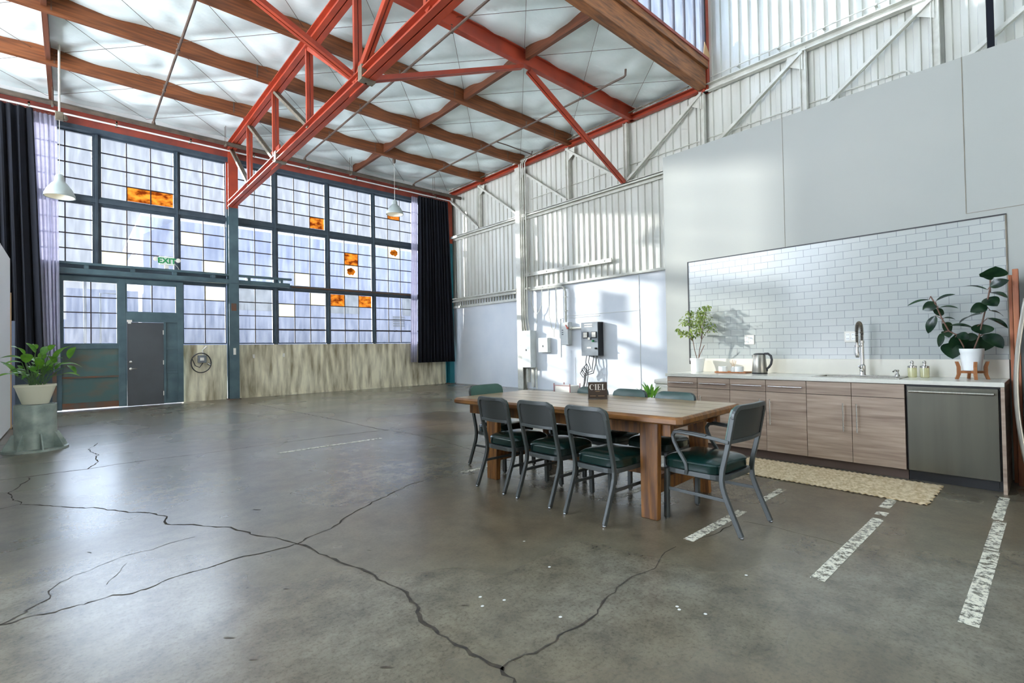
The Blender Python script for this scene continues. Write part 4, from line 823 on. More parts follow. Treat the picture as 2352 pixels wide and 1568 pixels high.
# rubber plant on stand
px_, py_ = 6.0, .530
t = thing('plant_stand', 'small wooden four legged plant stand at the right end of the worktop', 'plant stand', (px_, py_, .905))
for a in (PI*.10, PI*.60, PI*1.10, PI*1.60):
    c_, s_ = math.cos(a), math.sin(a); m = M(); u = Vector((c_, s_, 0)); v = Vector((-s_, c_, 0)); b0 = Vector((px_, py_, .905))
    pr = [(.094,0),(.078,.045),(.078,.11),(.092,.158),(.116,.158),(.104,.11),(.104,.045),(.118,0)]
    m.prism([b0 + u*r_ + Vector((0,0,z_)) - v*.011 for r_, z_ in pr], v*.022); build('leg', m, K['oak'], t, bevel=.002)
m = M()
for a in (PI*.10, PI*.60):
    d = Vector((math.cos(a), math.sin(a), 0)); m.bar(Vector((px_,py_,.969))-d*.085, Vector((px_,py_,.969))+d*.085, .022, .022)
build('cross_bar', m, K['oak'], t, bevel=.002)
t = thing('rubber_plant', 'dark leaved rubber plant in a white pot on the wooden stand', 'potted plant', (px_, py_, .981))
pot(t, px_, py_, .981, 1.178, .062, .084, K['ceram'], rim=.001)
m = M()
for st in RUBST: m.tube([(px_, py_+ (.02 if st is RUBST[1] else 0), 1.12)] + st[1:], .006, 7)
for P, Q, w in RUB:
    P = Vector(P); near = min([Vector(q) for st in RUBST for q in st[1:]], key=lambda q: (q-P).length); m.tube([near, P], .003, 5)
build('stems', m, K['stem'], t, smooth=True)
m = M(); rnd = random.Random(5)
for P, Q, w in RUB:
    d = (Vector(Q)-Vector(P)); wide = w/d.length
    nr = (-1, -.5, .25+rnd.uniform(-.2,.3)) if wide > .45 else (-.5, -.3, 1)
    leaf(m, P, Q, w*1.3, nr, .10, .22, n=9)
build('foliage', m, K['leaf1'], t, smooth=True)

# timber and fridge at the right edge
for ya, yb, xa, xb, zt, s in ((.225,.262,6.04,6.13,1.86,'wide reddish timber stud standing at the right end of the worktop'),(.268,.292,6.14,6.22,1.82,'narrow darker timber stud behind the wide stud by the worktop')):
    solo('timber_stud', M().box(xa, xb, ya, yb, 0, zt), K['studw'], s, 'timber post', bevel=.003)
t = thing('refrigerator', 'stainless steel refrigerator with a bowed handle at the right edge', 'refrigerator', (5.9, -.3, 0))
m = M(); m.box(5.62, 6.2, -.75, .16, .03, 1.78); build('cabinet_body', m, K['rubber'], t, bevel=.01)
m = M(); m.box(5.54, 5.615, -.75, .155, .10, 1.78); build('door', m, K['ssd'], t, bevel=.01)
m = M(); m.sweep([(5.46, .165+.07*math.sin(PI*f), .12+1.45*f) for f in [k/16 for k in range(17)]], .03, .045, (1,0,0))
for z in (.16, 1.53): m.bar((5.46,.16,z),(5.545,.12,z), .03, .03)
build('handle', m, K['ss'], t, bevel=.008, smooth=True)

# jute rug
m = M(); nx, ny = 34, 74; x0, x1, y0, y1 = 4.84, 5.56, .70, 2.22
for j in range(ny+1):
    for i in range(nx+1):
        e = .006*math.sin(j*2.1) if i in (0, nx) else 0; e2 = .012*math.sin(i*1.3) if j in (0, ny) else 0
        sk = .10*((i/nx))*(1 if j > ny*.5 else 0)*((j/ny-.5)*2)
        m.v.append((x0+(x1-x0)*i/nx+e, y0+(y1-y0)*j/ny+e2+sk, .012 + .0045*math.sin(i*PI+0)*0 + .004*(1 if (i+j) % 2 else -1)))
for j in range(ny):
    for i in range(nx):
        q = j*(nx+1)+i; m.f.append((q,q+1,q+nx+2,q+nx+1)); m.m.append(0)
rg = build('jute_rug', m, K['jute'], None, smooth=True); tag(rg, 'long woven jute runner rug on the floor in front of the cabinets', 'rug')
sl = rg.modifiers.new('thick','SOLIDIFY'); sl.thickness = .008; sl.offset = -1

# ---------------- table ----------------
ta = math.radians(3.5)
t = thing('dining_table', 'long rustic wooden dining table with plank legs', 'dining table', (0, 0, 0))
m = M(); hx, hy_ = .56, 1.235; ch = .035
out = lambda e, z: [(x, y, z) for x, y in ((-hx+ch+e,-hy_+e),(hx-ch-e,-hy_+e),(hx-e,-hy_+ch+e),(hx-e,hy_-ch-e),(hx-ch-e,hy_-e),(-hx+ch+e,hy_-e),(-hx+e,hy_-ch-e),(-hx+e,-hy_+ch+e))]
rings = [out(.02,.700), out(0,.712), out(0,.742), out(.012,.757), out(.02,.760)]
vs = [p for r in rings for p in r]; fs = [tuple(range(7,-1,-1))]; mi = [1]
m.add(vs, [tuple(range(7,-1,-1))], 1)
m.f += [(i*8+k, i*8+(k+1)%8, (i+1)*8+(k+1)%8, (i+1)*8+k) for i in range(4) for k in range(8)]; m.m += [1]*32
m.f.append(tuple(32+k for k in range(8))); m.m.append(0)
tt_ = build('tabletop', m, [K['ttop'], K['tedge']], t)
m = M()
for x in (-.34, -.12, .11, .33): m.box(x-.0015, x+.0015, -hy_+.02, hy_-.02, .7600, .7604)
build('plank_joint', m, K['soil'], tt_)
m = M(); m.box(-.44, -.39, -1.10, 1.10, .60, .70); m.box(.39, .44, -1.10, 1.10, .60, .70); m.box(-.39, .39, -1.02, -.97, .62, .70); m.box(-.39, .39, .97, 1.02, .62, .70); build('apron', m, K['tleg'], t, bevel=.004)
for sx, xb, xt in ((-1, -.472, -.455), (1, .41, .31)):
    for y in (-.95, .72):
        m = M(); w = .028; b0 = [(xb-w,y-.065,0),(xb+w,y-.065,0),(xb+w,y+.065,0),(xb-w,y+.065,0)]; t0 = [(xt-w,y-.075,.70),(xt+w,y-.075,.70),(xt+w,y+.075,.70),(xt-w,y+.075,.70)]
        m.add(b0+t0, [(0,3,2,1),(4,5,6,7),(0,1,5,4),(1,2,6,5),(2,3,7,6),(3,0,4,7)]); build('leg', m, K['tleg'], t, bevel=.006)
for y in (-.95, .72): m = M(); m.box(-.42, .38, y-.035, y+.035, .17, .27); build('stretcher', m, K['tleg'], t, bevel=.005)
m = M(); m.box(-.05, .05, -.91, .68, .19, .25); build('stretcher', m, K['tleg'], t, bevel=.005)
t.location = (3.547, 2.99, 0); t.rotation_euler = (0, 0, ta)
OFF[t.name] = Vector((0,0,0))
# table card
t = thing('table_card', 'small clear stand with a dark brown card reading CIEL on the table', 'sign', (3.68, 2.91, .76))
A0, A1 = Vector((3.625, 2.985, 0)), Vector((3.745, 2.845, 0)); u = (A1-A0).normalized(); nrm = Vector((u.y, -u.x, 0)); W_ = (A1-A0).length
if nrm.dot(Vector((-3,-3,0))) < 0: nrm = -nrm
def pl(a, z, d=0): p = A0 + u*a + nrm*d; return (p.x, p.y, .76+z)
def slab(m, a0, a1, z0, z1, d0, d1, mi=0): m.add([pl(a0,z0,d0),pl(a1,z0,d0),pl(a1,z1,d0),pl(a0,z1,d0),pl(a0,z0,d1),pl(a1,z0,d1),pl(a1,z1,d1),pl(a0,z1,d1)], [(0,1,2,3),(7,6,5,4),(0,4,5,1),(1,5,6,2),(2,6,7,3),(3,7,4,0)], mi)
m = M(); slab(m, 0, W_, .0, .165, -.008, -.004); slab(m, 0, W_, 0, .003, -.05, .002); build('acrylic_stand', m, K['clearg'], t)
m = M(); slab(m, .004, W_-.004, .004, .161, -.004, -.001); cdn = build('card', m, K['brown'], t)
m = M()
def arcC(m, ca, cz, ro, th):
    P = []; 
    for k in range(17):
        a = math.radians(48 + k*264/16); P.append(a)
    for i in range(16):
        a, b_ = P[i], P[i+1]
        def pt(a, r): return (ca + r*.82*math.cos(a), cz + r*math.sin(a))
        def thk(a): return .003 + th*max(0, -math.cos(a))**1.3
        q = [pt(a, ro), pt(b_, ro), pt(b_, ro-thk(b_)), pt(a, ro-thk(a))]
        m.add([pl(x, z, .0002) for x, z in q], [(0,1,2,3)])
zc, hh = .115, .027
arcC(m, .038, zc, hh, .012)
slab(m, .054,.058, zc+.008, zc+.022, -.001, .0002)
slab(m, .070,.080, zc-hh, zc+hh, -.001, .0002); slab(m, .066,.084, zc-hh, zc-hh+.003, -.001, .0002); slab(m, .066,.084, zc+hh-.003, zc+hh, -.001, .0002)
slab(m, .094,.104, zc-hh, zc+hh, -.001, .0002); slab(m, .090,.122, zc-hh, zc-hh+.003, -.001, .0002); slab(m, .090,.122, zc+hh-.003, zc+hh, -.001, .0002); slab(m, .104,.114, zc-.0015, zc+.0015, -.001, .0002); slab(m, .1195,.122, zc-hh, zc-hh+.011, -.001, .0002); slab(m, .1195,.122, zc+hh-.011, zc+hh, -.001, .0002); slab(m,.112,.114,zc-.006,zc+.006,-.001,.0002)
slab(m, .134,.144, zc-hh, zc+hh, -.001, .0002); slab(m, .130,.160, zc-hh, zc-hh+.003, -.001, .0002); slab(m, .130,.148, zc+hh-.003, zc+hh, -.001, .0002); slab(m, .1575,.160, zc-hh, zc-hh+.012, -.001, .0002)
m2 = M(); m2.v = m.v; m2.f = m.f; m2.m = m.m
build('lettering', m2, K['off'], cdn, label='pale serif letters CIEL')
m = M(); slab(m, .072, .112, .073, .076, -.001, .0002); slab(m, .02, .075, .030, .033, -.001, .0002); slab(m, .095, .155, .030, .033, -.001, .0002); build('small_print', m, K['ply'], cdn)

# ---------------- chairs ----------------
def cushion(m, hw, y0, y1, z0, z1, r=.06, dome=.018):
    cy = (y0+y1)/2; hd = (y1-y0)/2; n = 40; rings = []
    def rr(s, z, f=1.0):
        out = []
        for k in range(n):
            a = 2*PI*k/n; c_, s_ = math.cos(a), math.sin(a); e = 2/5.5
            x = math.copysign(abs(c_)**e, c_)*hw*s; y = math.copysign(abs(s_)**e, s_)*hd*s
            out.append((x, cy+y, z))
        return out
    for s, z in ((.93,z0),(.99,z0+.008),(1.0,z0+.02),(1.0,z1-.022),(1.015,z1-.016),(1.0,z1-.010),(.95,z1+.002),(.82,z1+dome*.55),(.6,z1+dome*.85),(.3,z1+dome),(.05,z1+dome)): rings.append(rr(s, z))
    vs = [p for r_ in rings for p in r_]; fs = [tuple(range(n-1,-1,-1)), tuple((len(rings)-1)*n+k for k in range(n))]
    for i in range(len(rings)-1):
        for k in range(n): fs.append((i*n+k, i*n+(k+1)%n, (i+1)*n+(k+1)%n, (i+1)*n+k))
    m.add(vs, fs)
def make_chair(name, label, arms, hw, H):
    t = thing(name, label, 'chair', (0,0,0))
    zt = H - .055
    def backy(z): return -.148 - (z-.36)*.20
    for s in (-1, 1):
        x = s*(hw-.012)
        m = M(); pts = [(x*1.0,-.268,.012),(x,-.205,.16),(x,-.165,.26),(x,-.150,.31),(x,-.145,.36),(x,-.152,.42),(x,backy(.6),.6),(x,backy(zt-.02),zt-.02)]
        m.sweep(pts, .024, .032, (0,1,0)); lg = build('leg', m, K['steel'], t, bevel=.004)
        g_ = M(); g_.lathe(x, -.270, [(.011,0),(.013,.004),(.013,.010),(.008,.016)], 12); build('glide', g_, K['glide'], lg, smooth=True)
        m = M(); x2 = s*(hw-.022)
        m.sweep([(x2,.272,.012),(x2,.268,.2),(x2,.262,.37)], .034, .034, (0,1,0)); lg = build('leg', m, K['steel'], t, bevel=.005)
        g_ = M(); g_.lathe(x2, .272, [(.012,0),(.014,.004),(.014,.010),(.008,.016)], 12); build('glide', g_, K['glide'], lg, smooth=True)
        m = M(); m.sweep([(x2,.265,.225),(x,-.178,.225)], .012, .022, (0,0,1)); build('stretcher', m, K['steel'], t, bevel=.002)
    m = M(); fr = []
    for k in range(28):
        a = 2*PI*k/28; c_, s_ = math.cos(a), math.sin(a); e = 2/5.5
        fr.append((math.copysign(abs(c_)**e, c_)*(hw-.014), .06+math.copysign(abs(s_)**e, s_)*.218, .362))
    m.sweep(fr, .022, .034, (0,0,1), closed=True); build('seat_frame', m, K['steel'], t, bevel=.003)
    m = M(); m.box(-hw+.03, hw-.03, -.13, .255, .352, .375); build('seat_pan', m, K['steeld'], t)
    m = M(); cushion(m, hw+.003, -.140, .305, .376, .452, dome=.030); build('seat', m, K['vinyl'], t, smooth=True)
    # back: frame rail round the top, curved shell and cushion
    def bk(u, z, d=0): return (u, backy(z) - .028*(1-(u/hw)**2) + d, z)
    r = .055; path = [bk(-hw+.012, zt-.03)] + [bk(-hw+.012+r-r*math.cos(a), H-r-.012+r*math.sin(a)) for a in [k*PI/12 for k in range(7)]] + [bk(-hw+.012+r+(2*hw-.024-2*r)*k/8, H-.012) for k in range(1, 8)] + [bk(hw-.012-r+r*math.sin(a), H-r-.012+r*math.cos(a)) for a in [k*PI/12 for k in range(7)]] + [bk(hw-.012, zt-.03)]
    m = M(); m.sweep(path, .032, .024, None and 0 or (0,1,0)); build('top_rail', m, K['steel'], t, bevel=.004)
    m = M(); m.sweep([bk(-hw+.02+(2*hw-.04)*k/10, .615, -.002) for k in range(11)], .024, .02, (0,1,0)); build('lower_rail', m, K['steel'], t, bevel=.003)
    def shell(m, d0, d1, z0, z1, ins, rc, puff=0):
        nu, nz = 14, 10; V = []
        for side, d in ((0, d0), (1, d1)):
            for j in range(nz+1):
                z = z0 + (z1-z0)*j/nz
                zz = z1 - z; lim = hw-ins
                if zz < rc: lim = hw-ins-rc + math.sqrt(max(0, rc*rc-(rc-zz)**2))
                for i in range(nu+1):
                    u_ = -lim + 2*lim*i/nu; pf = puff*side*(1-(2*i/nu-1)**4)*(1-(2*j/nz-1)**4)
                    V.append(bk(u_, z, d+pf))
        fs = []; q = (nu+1)*(nz+1)
        for j in range(nz):
            for i in range(nu):
                a = j*(nu+1)+i; fs.append((a, a+1, a+nu+2, a+nu+1)); fs.append((q+a, q+a+nu+1, q+a+nu+2, q+a+1))
        for j in range(nz):
            a = j*(nu+1); fs.append((a, a+nu+1, q+a+nu+1, q+a)); a += nu; fs.append((a, q+a, q+a+nu+1, a+nu+1))
        for i in range(nu):
            fs.append((i, q+i, q+i+1, i+1)); a = nz*(nu+1)+i; fs.append((a, a+1, q+a+1, q+a))
        m.add(V, fs)
    m = M(); shell(m, -.002, .004, .615, H-.024, .022, .05); build('back_panel', m, K['steeld'], t, smooth=True)
    m = M(); shell(m, .006, .024, .60, H+.002, .004, .055, .014); build('backrest', m, K['vinylb' if arms else 'vinylm'], t, smooth=True)
    if arms:
        for s in (-1, 1):
            x = s*(hw+.004)
            m = M(); arm = [(x-s*.006,backy(.62)-.006,.612),(x,-.10,.628),(x+s*.006,.02,.640),(x+s*.006,.14,.648),(x+s*.004,.18,.640),(x,.197,.612),(x,.188,.575),(x,.160,.520),(x,.125,.470),(x,.100,.430),(x-s*.002,.095,.39),(x-s*.008,.105,.355)]
            m.sweep(arm, .024, .020, (1,0,0)); a_ = build('armrest', m, K['steel'], t, bevel=.004)
            m = M(); m.sweep([(x+s*.002,-.06,.642),(x+s*.006,.04,.652),(x+s*.006,.15,.656)], .034, .012, (0,0,1)); build('arm_pad', m, K['steeld'], a_, bevel=.004)
    return t
arm = make_chair('armchair', 'green vinyl steel armchair at the near end of the table, back to the camera', True, .238, .852)
arm.location = (3.425, 1.655, 0); arm.rotation_euler = (0, 0, math.radians(-1))
a2 = copy_tree(arm); a2['label'] = 'green vinyl steel armchair at the far end of the table, facing the camera'; a2.location = (3.45, 4.05, 0); a2.rotation_euler = (0, 0, PI+math.radians(3))
for q in (arm, a2): q['group'] = 'armchairs at the table ends'
ch0 = make_chair('side_chair', '', False, .196, .822)
rows = [(3.02,3.39,-90,'grey steel side chair with green seat, farthest of the three on the open floor side'),(3.03,2.865,-90,'grey steel side chair with green seat, middle of the three on the open floor side'),(3.015,2.315,-90,'grey steel side chair with green seat, nearest the camera on the open floor side'),
        (3.90,3.33,90,'side chair on the kitchen side of the table, behind the CIEL card'),(3.90,2.87,90,'side chair on the kitchen side of the table, middle of that row'),(3.90,2.365,90,'side chair on the kitchen side of the table, nearest the armchair')]
for i, (x, y, r, s) in enumerate(rows):
    q = ch0 if i == 0 else copy_tree(ch0)
    q.location = (x, y, 0); q.rotation_euler = (0, 0, math.radians(r + (0, 1, -1, 1, -1, 2)[i])); q['label'] = s; q['group'] = 'side chairs along the table'

# ---------------- left foreground group ----------------
cx, cy = -.37, 9.28
t = thing('steel_pedestal', 'grey steel pipe pedestal on a flanged foot under the leafy plant', 'pedestal', (cx, cy, 0))
m = M(); m.lathe(cx, cy, [(.215,.03),(.215,.615),(.20,.615),(.20,.60),(.01,.60)], 40); build('pipe_body', m, K['barrel'], t, smooth=True)
m = M(); m.lathe(cx, cy, [(.335,0),(.335,.028)], 48); build('foot_plate', m, K['barrel'], t, smooth=True)
for k in range(8):
    a = k*PI/4 + .26; u = Vector((math.cos(a), math.sin(a), 0)); v = Vector((-math.sin(a), math.cos(a), 0)); b0 = Vector((cx, cy, .028))
    m = M(); m.prism([b0+u*.212-v*.008, b0+u*.325-v*.008, b0+u*.320-v*.008+Vector((0,0,.03)), b0+u*.235-v*.008+Vector((0,0,.20)), b0+u*.212-v*.008+Vector((0,0,.20))], v*.016); build('gusset', m, K['barrel'], t)
t = thing('potted_aspidistra', 'broad leaved green plant in a cream tapered pot on the steel pedestal', 'potted plant', (cx, cy, .615))
m = M(); 
pot(t, cx, cy, .615, .88, .135, .205, K['cream'], rim=.008, seg=36)
m = M(); lf = M()
for a, b_, w, c_ in ASP:
    a = Vector(a); c_ = Vector((c_[0]*.7+cx*.3, c_[1]*.7+cy*.3, .86)); mid = c_.lerp(a, .55) + Vector((0,0,.04)); m.tube([c_, mid, a], .004, 5)
    leaf(lf, a, b_, w*1.35, (.1,-.35,1), .14, .25, n=10)
rnd = random.Random(8)
for k in range(22):
    an = rnd.uniform(0, 2*PI); r = rnd.uniform(.02,.11); p = Vector((cx+r*math.cos(an), cy+r*math.sin(an), .86)); q = p + Vector((math.cos(an)*rnd.uniform(.05,.2), math.sin(an)*rnd.uniform(.05,.2), rnd.uniform(.12,.32)))
    m.tube([p, p.lerp(q,.5)+Vector((0,0,.02)), q], .003, 5)
    if k % 2 == 0: leaf(lf, q, q + Vector((math.cos(an)*.18, math.sin(an)*.18, rnd.uniform(-.04,.12))), .06, (.1,-.3,1), .12, .25, n=8)
build('stems', m, K['gstem'], t, smooth=True); build('foliage', lf, K['leaf2'], t, smooth=True)
t = thing('display_board', 'tall white board on a timber frame at the left edge', 'board', (-.85, 9.5, 0))
m = M(); m.box(-.86, -.812, 4.5, 12.38, 0.02, 3.0); build('board_face', m, K['board'], t)
m = M(); m.box(-.90, -.80, 12.38, 12.44, 0, 2.40); build('frame_post', m, K['ply'], t, label='pale plywood edge post')
m = M(); m.box(-.95, -.86, 4.5, 12.38, 0, .09); build('bottom_rail', m, K['ply'], t)
m = M(); m.box(-1.0, -.80, 13.15, 13.2, 0, 1.94); solo('leaning_panel', m, K['gboard'], 'tall blue grey panel standing behind the white board', 'panel', bevel=.004)

# pendant lamps
for x, y, z0, zc, r, s in ((-.166,12.717,4.275,5.80,.235,'pale grey pendant lamp hanging at the left in front of the navy curtain'),(7.258,13.28,5.32,6.97,.255,'pale grey pendant lamp hanging at the right in front of the windows')):
    t = thing('pendant_lamp', s, 'pendant lamp', (x, y, z0), 'pendant lamps')
    m = M(); m.lathe(x, y, [(r,z0+.03),(r*.97,z0+.08),(r*.80,z0+.18),(r*.55,z0+.27),(r*.33,z0+.33),(r*.30,z0+.42),(r*.2,z0+.46),(.01,z0+.465)], 40, cap=False)
    q = build('lamp_shade', m, K['shade'], t, smooth=True); sl = q.modifiers.new('thick','SOLIDIFY'); sl.thickness = .004
    m = M(); m.lathe(x, y, [(r*.93,z0+.035),(r*.90,z0+.08),(r*.72,z0+.17),(r*.48,z0+.25),(.06,z0+.28)], 36, cap=False); build('shade_lining', m, K['shadein'], t, smooth=True)
    m = M(); m.lathe(x, y, [(.01,z0+.10),(.045,z0+.12),(.055,z0+.16),(.04,z0+.21),(.02,z0+.26)], 18); build('bulb', m, K['bulb'], t, smooth=True)
    m = M(); m.tube([(x,y,z0+.46),(x,y,zc)], .005, 6); build('cord', m, K['off'], t)
    if x < 0:
        m = M(); m.tube([(x,y,5.93),(x,y,7.32)], .018, 8); build('conduit_rod', m, K['whites'], t, smooth=True)
        m = M(); m.box(x-.06,x+.06,y-.05,y+.05,5.79,5.94); m.lathe(x+.08,y,[(.03,5.80),(.05,5.84),(.03,5.90)],12); build('junction_box', m, K['galv'], t, bevel=.01)
    else:
        m = M(); m.lathe(x, y, [(.02,6.90),(.045,6.93),(.05,7.0),(.05,7.32)], 16); build('ceiling_cup', m, K['pipeg'], t, smooth=True)

# coil on concrete wall and small plates
t = thing('cable_coil', 'black cable looped beneath a grey box on the concrete wall beside the sliding door', 'cable', (2.57, 15.3, .9))
m = M(); m.box(2.49, 2.68, 15.22, 15.355, 1.02, 1.22); build('junction_box', m, K['plate'], t, bevel=.01)
m = M(); m.box(2.53, 2.62, 15.21, 15.22, 1.08, 1.16); m.tube([(2.62,15.30,1.22),(2.60,15.30,1.36),(2.70,15.32,1.45)], .02, 8); build('cover', m, K['off'], t)
m = M(); m.tube([(2.56+.23*math.cos(a), 15.27+.02*math.sin(a*3), 1.02+.26*math.sin(a)) for a in [k*PI/12 for k in range(25)]], .014, 6); m.tube([(2.36,15.26,1.12),(2.42,15.25,.95),(2.52,15.25,.90),(2.60,15.25,1.02)], .012, 6); build('cable_loop', m, K['rubber'], t, smooth=True)
m = M(); m.tube([(2.70,15.24,1.0),(2.76,15.24,.96)], .03, 10); build('plug', m, K['chrome'], t, smooth=True)
for x, z, s in ((3.86,1.165,'small white plate on the concrete wall, nearer the column'),(4.67,1.18,'small white plate on the concrete wall, farther from the column')):
    solo('wall_plate', M().box(x-.03, x+.03, 15.335, 15.36, z-.055, z+.055), K['off'], s, 'outlet', bevel=.004)

# ---------------- right wall electrics ----------------
t = thing('wall_post', 'full height white steel post on the right wall beside the breaker box', 'steel post', (10.56, 11.3, 0))
m = M(); m.box(10.48, 10.50, 11.20, 11.44, 0, 6.96); m.box(10.64, 10.66, 11.20, 11.44, 0, 6.96); m.box(10.50, 10.64, 11.31, 11.33, 0, 6.96); build('shaft', m, K['whites'], t, bevel=.003)
def ebox(name, label, cat, y0, y1, z0, z1, X0, mt='boxw', latch=True):
    t = thing(name, label, cat, (10.6, (y0+y1)/2, z0))
    m = M(); m.box(X0+.015, 10.66, y0, y1, z0, z1); build('case', m, K[mt], t, bevel=.006)
    m = M(); m.box(X0, X0+.015, y0+.008, y1-.008, z0+.008, z1-.008); d = build('cover', m, K[mt], t, bevel=.004)
    if latch: m = M(); m.box(X0-.012, X0, (y0+y1)/2-.012, (y0+y1)/2+.012, (z0+z1)/2-.06, (z0+z1)/2+.0); build('latch', m, K['black'], d)
    return t
ebox('breaker_box', 'tall white breaker box beside the full height white post', 'electrical box', 10.78, 11.18, .66, 1.80, 10.42)
t = ebox('switch_box', 'small square white switch box right of the tall breaker box', 'electrical box', 10.15, 10.55, 1.12, 1.56, 10.52)
t = ebox('disconnect_switch', 'white disconnect switch with a red lever, left of the grey control box', 'electrical box', 9.32, 9.58, 1.33, 1.98, 10.50, latch=False)
m = M(); m.bar((10.49,9.40,1.9),(10.49,9.34,1.80),.02,.03); m.box(10.47,10.5,9.30,9.35,1.78,1.84); build('lever', m, K['red'], t, label='red switch lever')
for z in (1.62,1.68,1.74): m = M(); m.box(10.498,10.5,9.50,9.56,z,z+.03); build('label_plate', m, K['plate'], t)
t = thing('control_box', 'dark grey control box with two square dials on the right wall', 'electrical box', (10.55, 8.5, 1.0))
m = M(); m.box(10.44, 10.66, 8.20, 8.78, 1.02, 1.93); build('case', m, K['rubber'], t, bevel=.006)
m = M(); m.box(10.425, 10.44, 8.205, 8.775, 1.025, 1.925); fcz = build('face', m, K['plate'], t, bevel=.003)
for y in (8.62, 8.33):
    m = M(); m.box(10.405, 10.425, y-.085, y+.085, 1.50, 1.67); q = build('gauge', m, K['black'], fcz, bevel=.004)
for y in (8.62, 8.33): m = M(); m.box(10.402, 10.405, y-.065, y+.065, 1.52, 1.655); build('gauge_face', m, K['off'], fcz)
for q_ in ((10.42,10.425,8.38,8.66,1.86,1.885),(10.42,10.425,8.38,8.66,1.80,1.83),(10.42,10.425,8.44,8.58,1.22,1.26),(10.40,10.405,8.45,8.53,1.46,1.52)): build('label_plate', M().box(*q_), K['off'], fcz)
m = M(); m.lathe(0,0,[(.03,0),(.03,.03),(.02,.05)],14); m.v = [(10.425-c_, 8.36+a, 1.42+b_) for a,b_,c_ in m.v]; build('knob', m, K['green'], fcz, smooth=True)
m = M(); m.lathe(0,0,[(.025,0),(.025,.03),(.015,.06)],14); m.v = [(10.425-c_, 8.27+a, 1.22+b_) for a,b_,c_ in m.v]; build('knob', m, K['black'], fcz, smooth=True)
t = thing('hanging_cables', 'black cables hanging in a loose loop below the dark grey control box', 'cable', (10.5, 8.6, .02))
for k, (ya, yb, dz) in enumerate(((8.70,8.66,.45),(8.60,8.52,.62),(8.45,8.60,.55),(8.34,8.62,.50))):
    m = M(); m.tube([(10.55,ya,1.03),(10.53,ya+.02,.85),(10.50,(ya+yb)/2-.04,dz+.05),(10.47,yb+.12,dz-.02),(10.45,yb+.2,dz+.10),(10.44,yb+.10,dz+.18),(10.43,yb+.02,dz+.08),(10.43,yb+.06,dz-.2),(10.43,yb+.12,.12),(10.42,yb+.2,.02)], .012, 6); build('cable', m, K['rubber'], t, smooth=True)
m = M(); m.tube([(10.56,9.32,1.80),(10.56,8.78,1.80)], .03, 10); m.tube([(10.56,9.30,1.8),(10.56,9.20,1.8)], .042, 10); solo('conduit_run', m, K['whites'], 'short white conduit joining the disconnect switch to the control box', 'conduit', smooth=True)
m = M(); m.tube([(10.56,9.45,1.98),(10.56,9.45,2.85),(10.56,9.50,2.98),(10.56,9.62,3.04),(10.56,10.9,3.05),(10.54,11.05,3.12)], .035, 10)
for z in (2.3, 2.7): m.box(10.52,10.60,9.40,9.50,z,z+.02)
solo('conduit_run', m, K['whites'], 'thick white conduit bending down to the disconnect switch', 'conduit', smooth=True)
for k, (y, X_, s) in enumerate(((11.16,10.42,'leftmost white conduit running the full height of the post'),(11.09,10.43,'second white conduit running up beside the post'),(11.02,10.44,'third white conduit running up beside the post'),(10.93,10.455,'rightmost white conduit in the bundle beside the post'))):
    m = M(); m.tube([(X_+.02,y-.02*k,1.80),(X_,y,2.15),(X_,y,3.0),(X_,y,7.0),(X_+.03,y-.1,7.12),(X_+.03,y-.4,7.14)], .018, 8); solo('conduit_riser', m, K['whites'], s, 'conduit', 'conduits beside the post', smooth=True)
for pts, s in (([(10.55,10.86,3.1),(10.55,10.84,2.6),(10.55,10.72,2.35),(10.55,10.62,2.28),(10.55,10.50,2.38),(10.55,10.40,2.6),(10.55,10.37,3.1)],'thin white cable hanging in the first loop right of the post'),([(10.56,10.12,3.1),(10.56,10.10,2.2),(10.56,10.0,1.82),(10.56,9.93,1.76),(10.56,9.86,1.85),(10.56,9.80,2.2),(10.56,9.80,3.08)],'thin white cable hanging in a narrow loop above the switch box')):
    m = M(); m.tube(pts, .012, 6); lo = min(pts, key=lambda p: p[2]); m.tube([lo, (lo[0], lo[1]+.0, lo[2]-.25 if lo[2] > 2 else 1.56)], .010, 6); solo('hanging_cable', m, K['whites'], s, 'cable', smooth=True)
for z, s in ((3.02,'long white conduit along the wall beam, lower of the pair'),(3.12,'long white conduit along the wall beam, upper of the pair')):
    m = M(); m.tube([(10.53,15.0,z),(10.53,11.5,z)], .028, 8); solo('conduit_run', m, K['whites'], s, 'conduit', smooth=True)
m = M(); m.box(10.60,10.66,10.85,10.95,.05,.66); m.box(10.56,10.66,11.05,11.15,.2,.62); m.tube([(10.6,10.72,0.02),(10.6,10.72,.66)], .025, 8); solo('lower_conduit', m, K['whites'], 'white conduit drop from the breaker box to the floor', 'conduit')

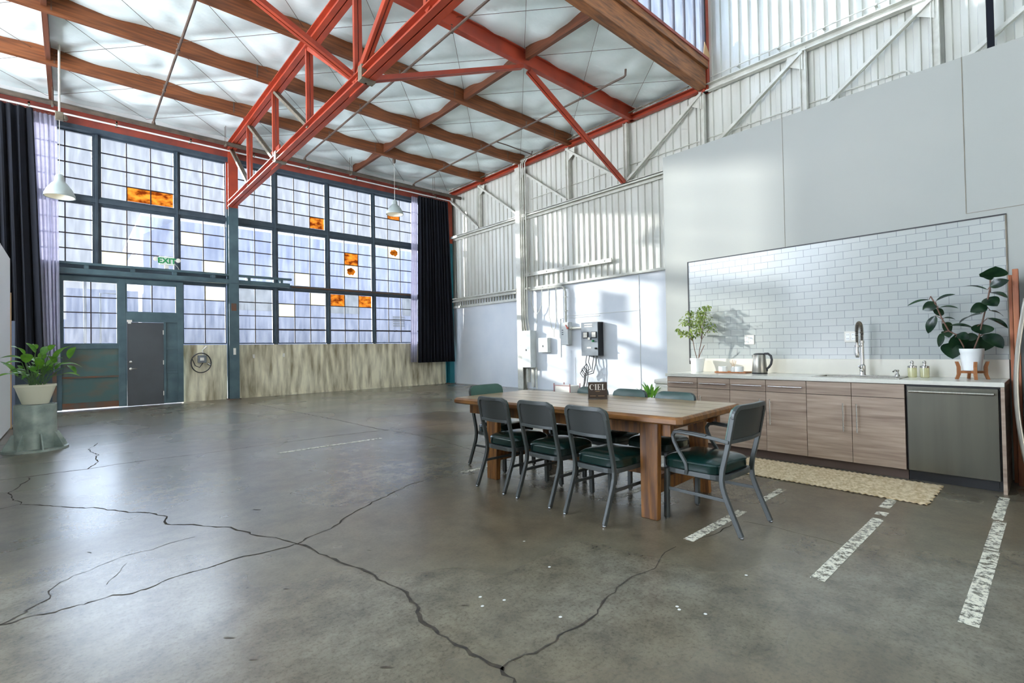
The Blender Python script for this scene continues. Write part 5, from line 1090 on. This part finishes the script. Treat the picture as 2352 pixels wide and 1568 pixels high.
# low things behind the table
t = thing('storage_box', 'low white crate with red and blue print by the right wall behind the table', 'box', (10.3, 9.2, 0))
m = M(); m.box(10.1, 10.5, 8.95, 9.50, .02, .20); build('crate', m, K['off'], t, bevel=.01)
m = M()
for y in (8.93, 9.52): m.box(10.08, 10.10, y-.012, y+.012, 0, .26); m.box(10.5, 10.52, y-.012, y+.012, 0, .26)
m.box(10.08, 10.10, 8.93, 9.52, .20, .215); build('frame', m, K['rustred'], t)
t = thing('floor_plant', 'bright green leafy plant on the floor behind the table near the cabinets', 'potted plant', (7.25, 4.62, 0))
pot(t, 7.25, 4.62, 0, .26, .10, .13, K['cream'])
lf = M(); st = M(); rnd = random.Random(21)
for k in range(44):
    an = rnd.uniform(0, 2*PI); el = rnd.uniform(.3, 1.3); p = Vector((7.25, 4.62, .24)); L_ = rnd.uniform(.22,.36)
    d = Vector((math.cos(an)*math.cos(el), math.sin(an)*math.cos(el), math.sin(el))); q = p + d*L_*.6; st.tube([p, q], .004, 5)
    leaf(lf, q, q + d*L_*.75 + Vector((0,0,-.03)), rnd.uniform(.04,.06), (0,0,1), .12, .25, n=7)
build('stems', st, K['gstem'], t); build('foliage', lf, K['leaf2'], t, smooth=True)
t = thing('waste_bin', 'tall white plastic bin with a rounded top behind the left cabinet', 'bin', (7.45, 4.4, 0))
m = M(); m.box(7.26, 7.62, 4.27, 4.55, 0, .62); build('bin_body', m, K['off'], t, bevel=.03, seg=4)
m = M(); m.box(7.25, 7.63, 4.26, 4.56, .622, .70); build('lid', m, K['off'], t, bevel=.03, seg=4)

# ---------------- outside ----------------
struct('ground', M().box(-60, 60, 15.62, 90, -.3, -.05), K['street'])
t = thing('warehouse', 'pale corrugated warehouse across the street behind the windows', 'building', (18, 38, 0))
m = M(); m.prism([(2.8,32,-.05),(60,32,-.05),(60,32,8.55),(4.2,32,8.55),(2.8,32,7.6)], (0,12,0)); build('wall', m, K['facade'], t)
m = M(); m.box(2.7, 60, 31.9, 44, 8.55, 8.68); build('roof_edge', m, K['panel'], t)
for k in range(4): m = M(); m.box(7+k*5.5, 9.2+k*5.5, 31.95, 32, 3.8, 5.2); q = build('window', m, K['plate'], t); 
m = M()
for k in range(5): m.box(17.2, 18.1, 31.9, 31.95, 3.0+k*.16, 3.08+k*.16)
build('louver', m, K['mull'], t)
t = thing('low_building', 'low pale building across the street seen through the sliding door lights', 'building', (-9, 36, 0))
m = M(); m.box(-30, 2.6, 33, 44, -.05, 3.1); build('wall', m, K['facade'], t)
m = M(); m.box(-.2, 2.6, 32.2, 33, -.05, 4.6); build('annex', m, K['facade'], t)
t = thing('lamp_post', 'thin street pole seen through the lights of the sliding door', 'street pole', (.9, 30, 0))
m = M(); m.tube([(.45,30,-.05),(.45,30,5.0)], .06, 8); m.tube([(1.0,30,-.05),(1.0,30,4.2),(1.6,30,4.2)], .04, 8); build('pole', m, K['plate'], t)
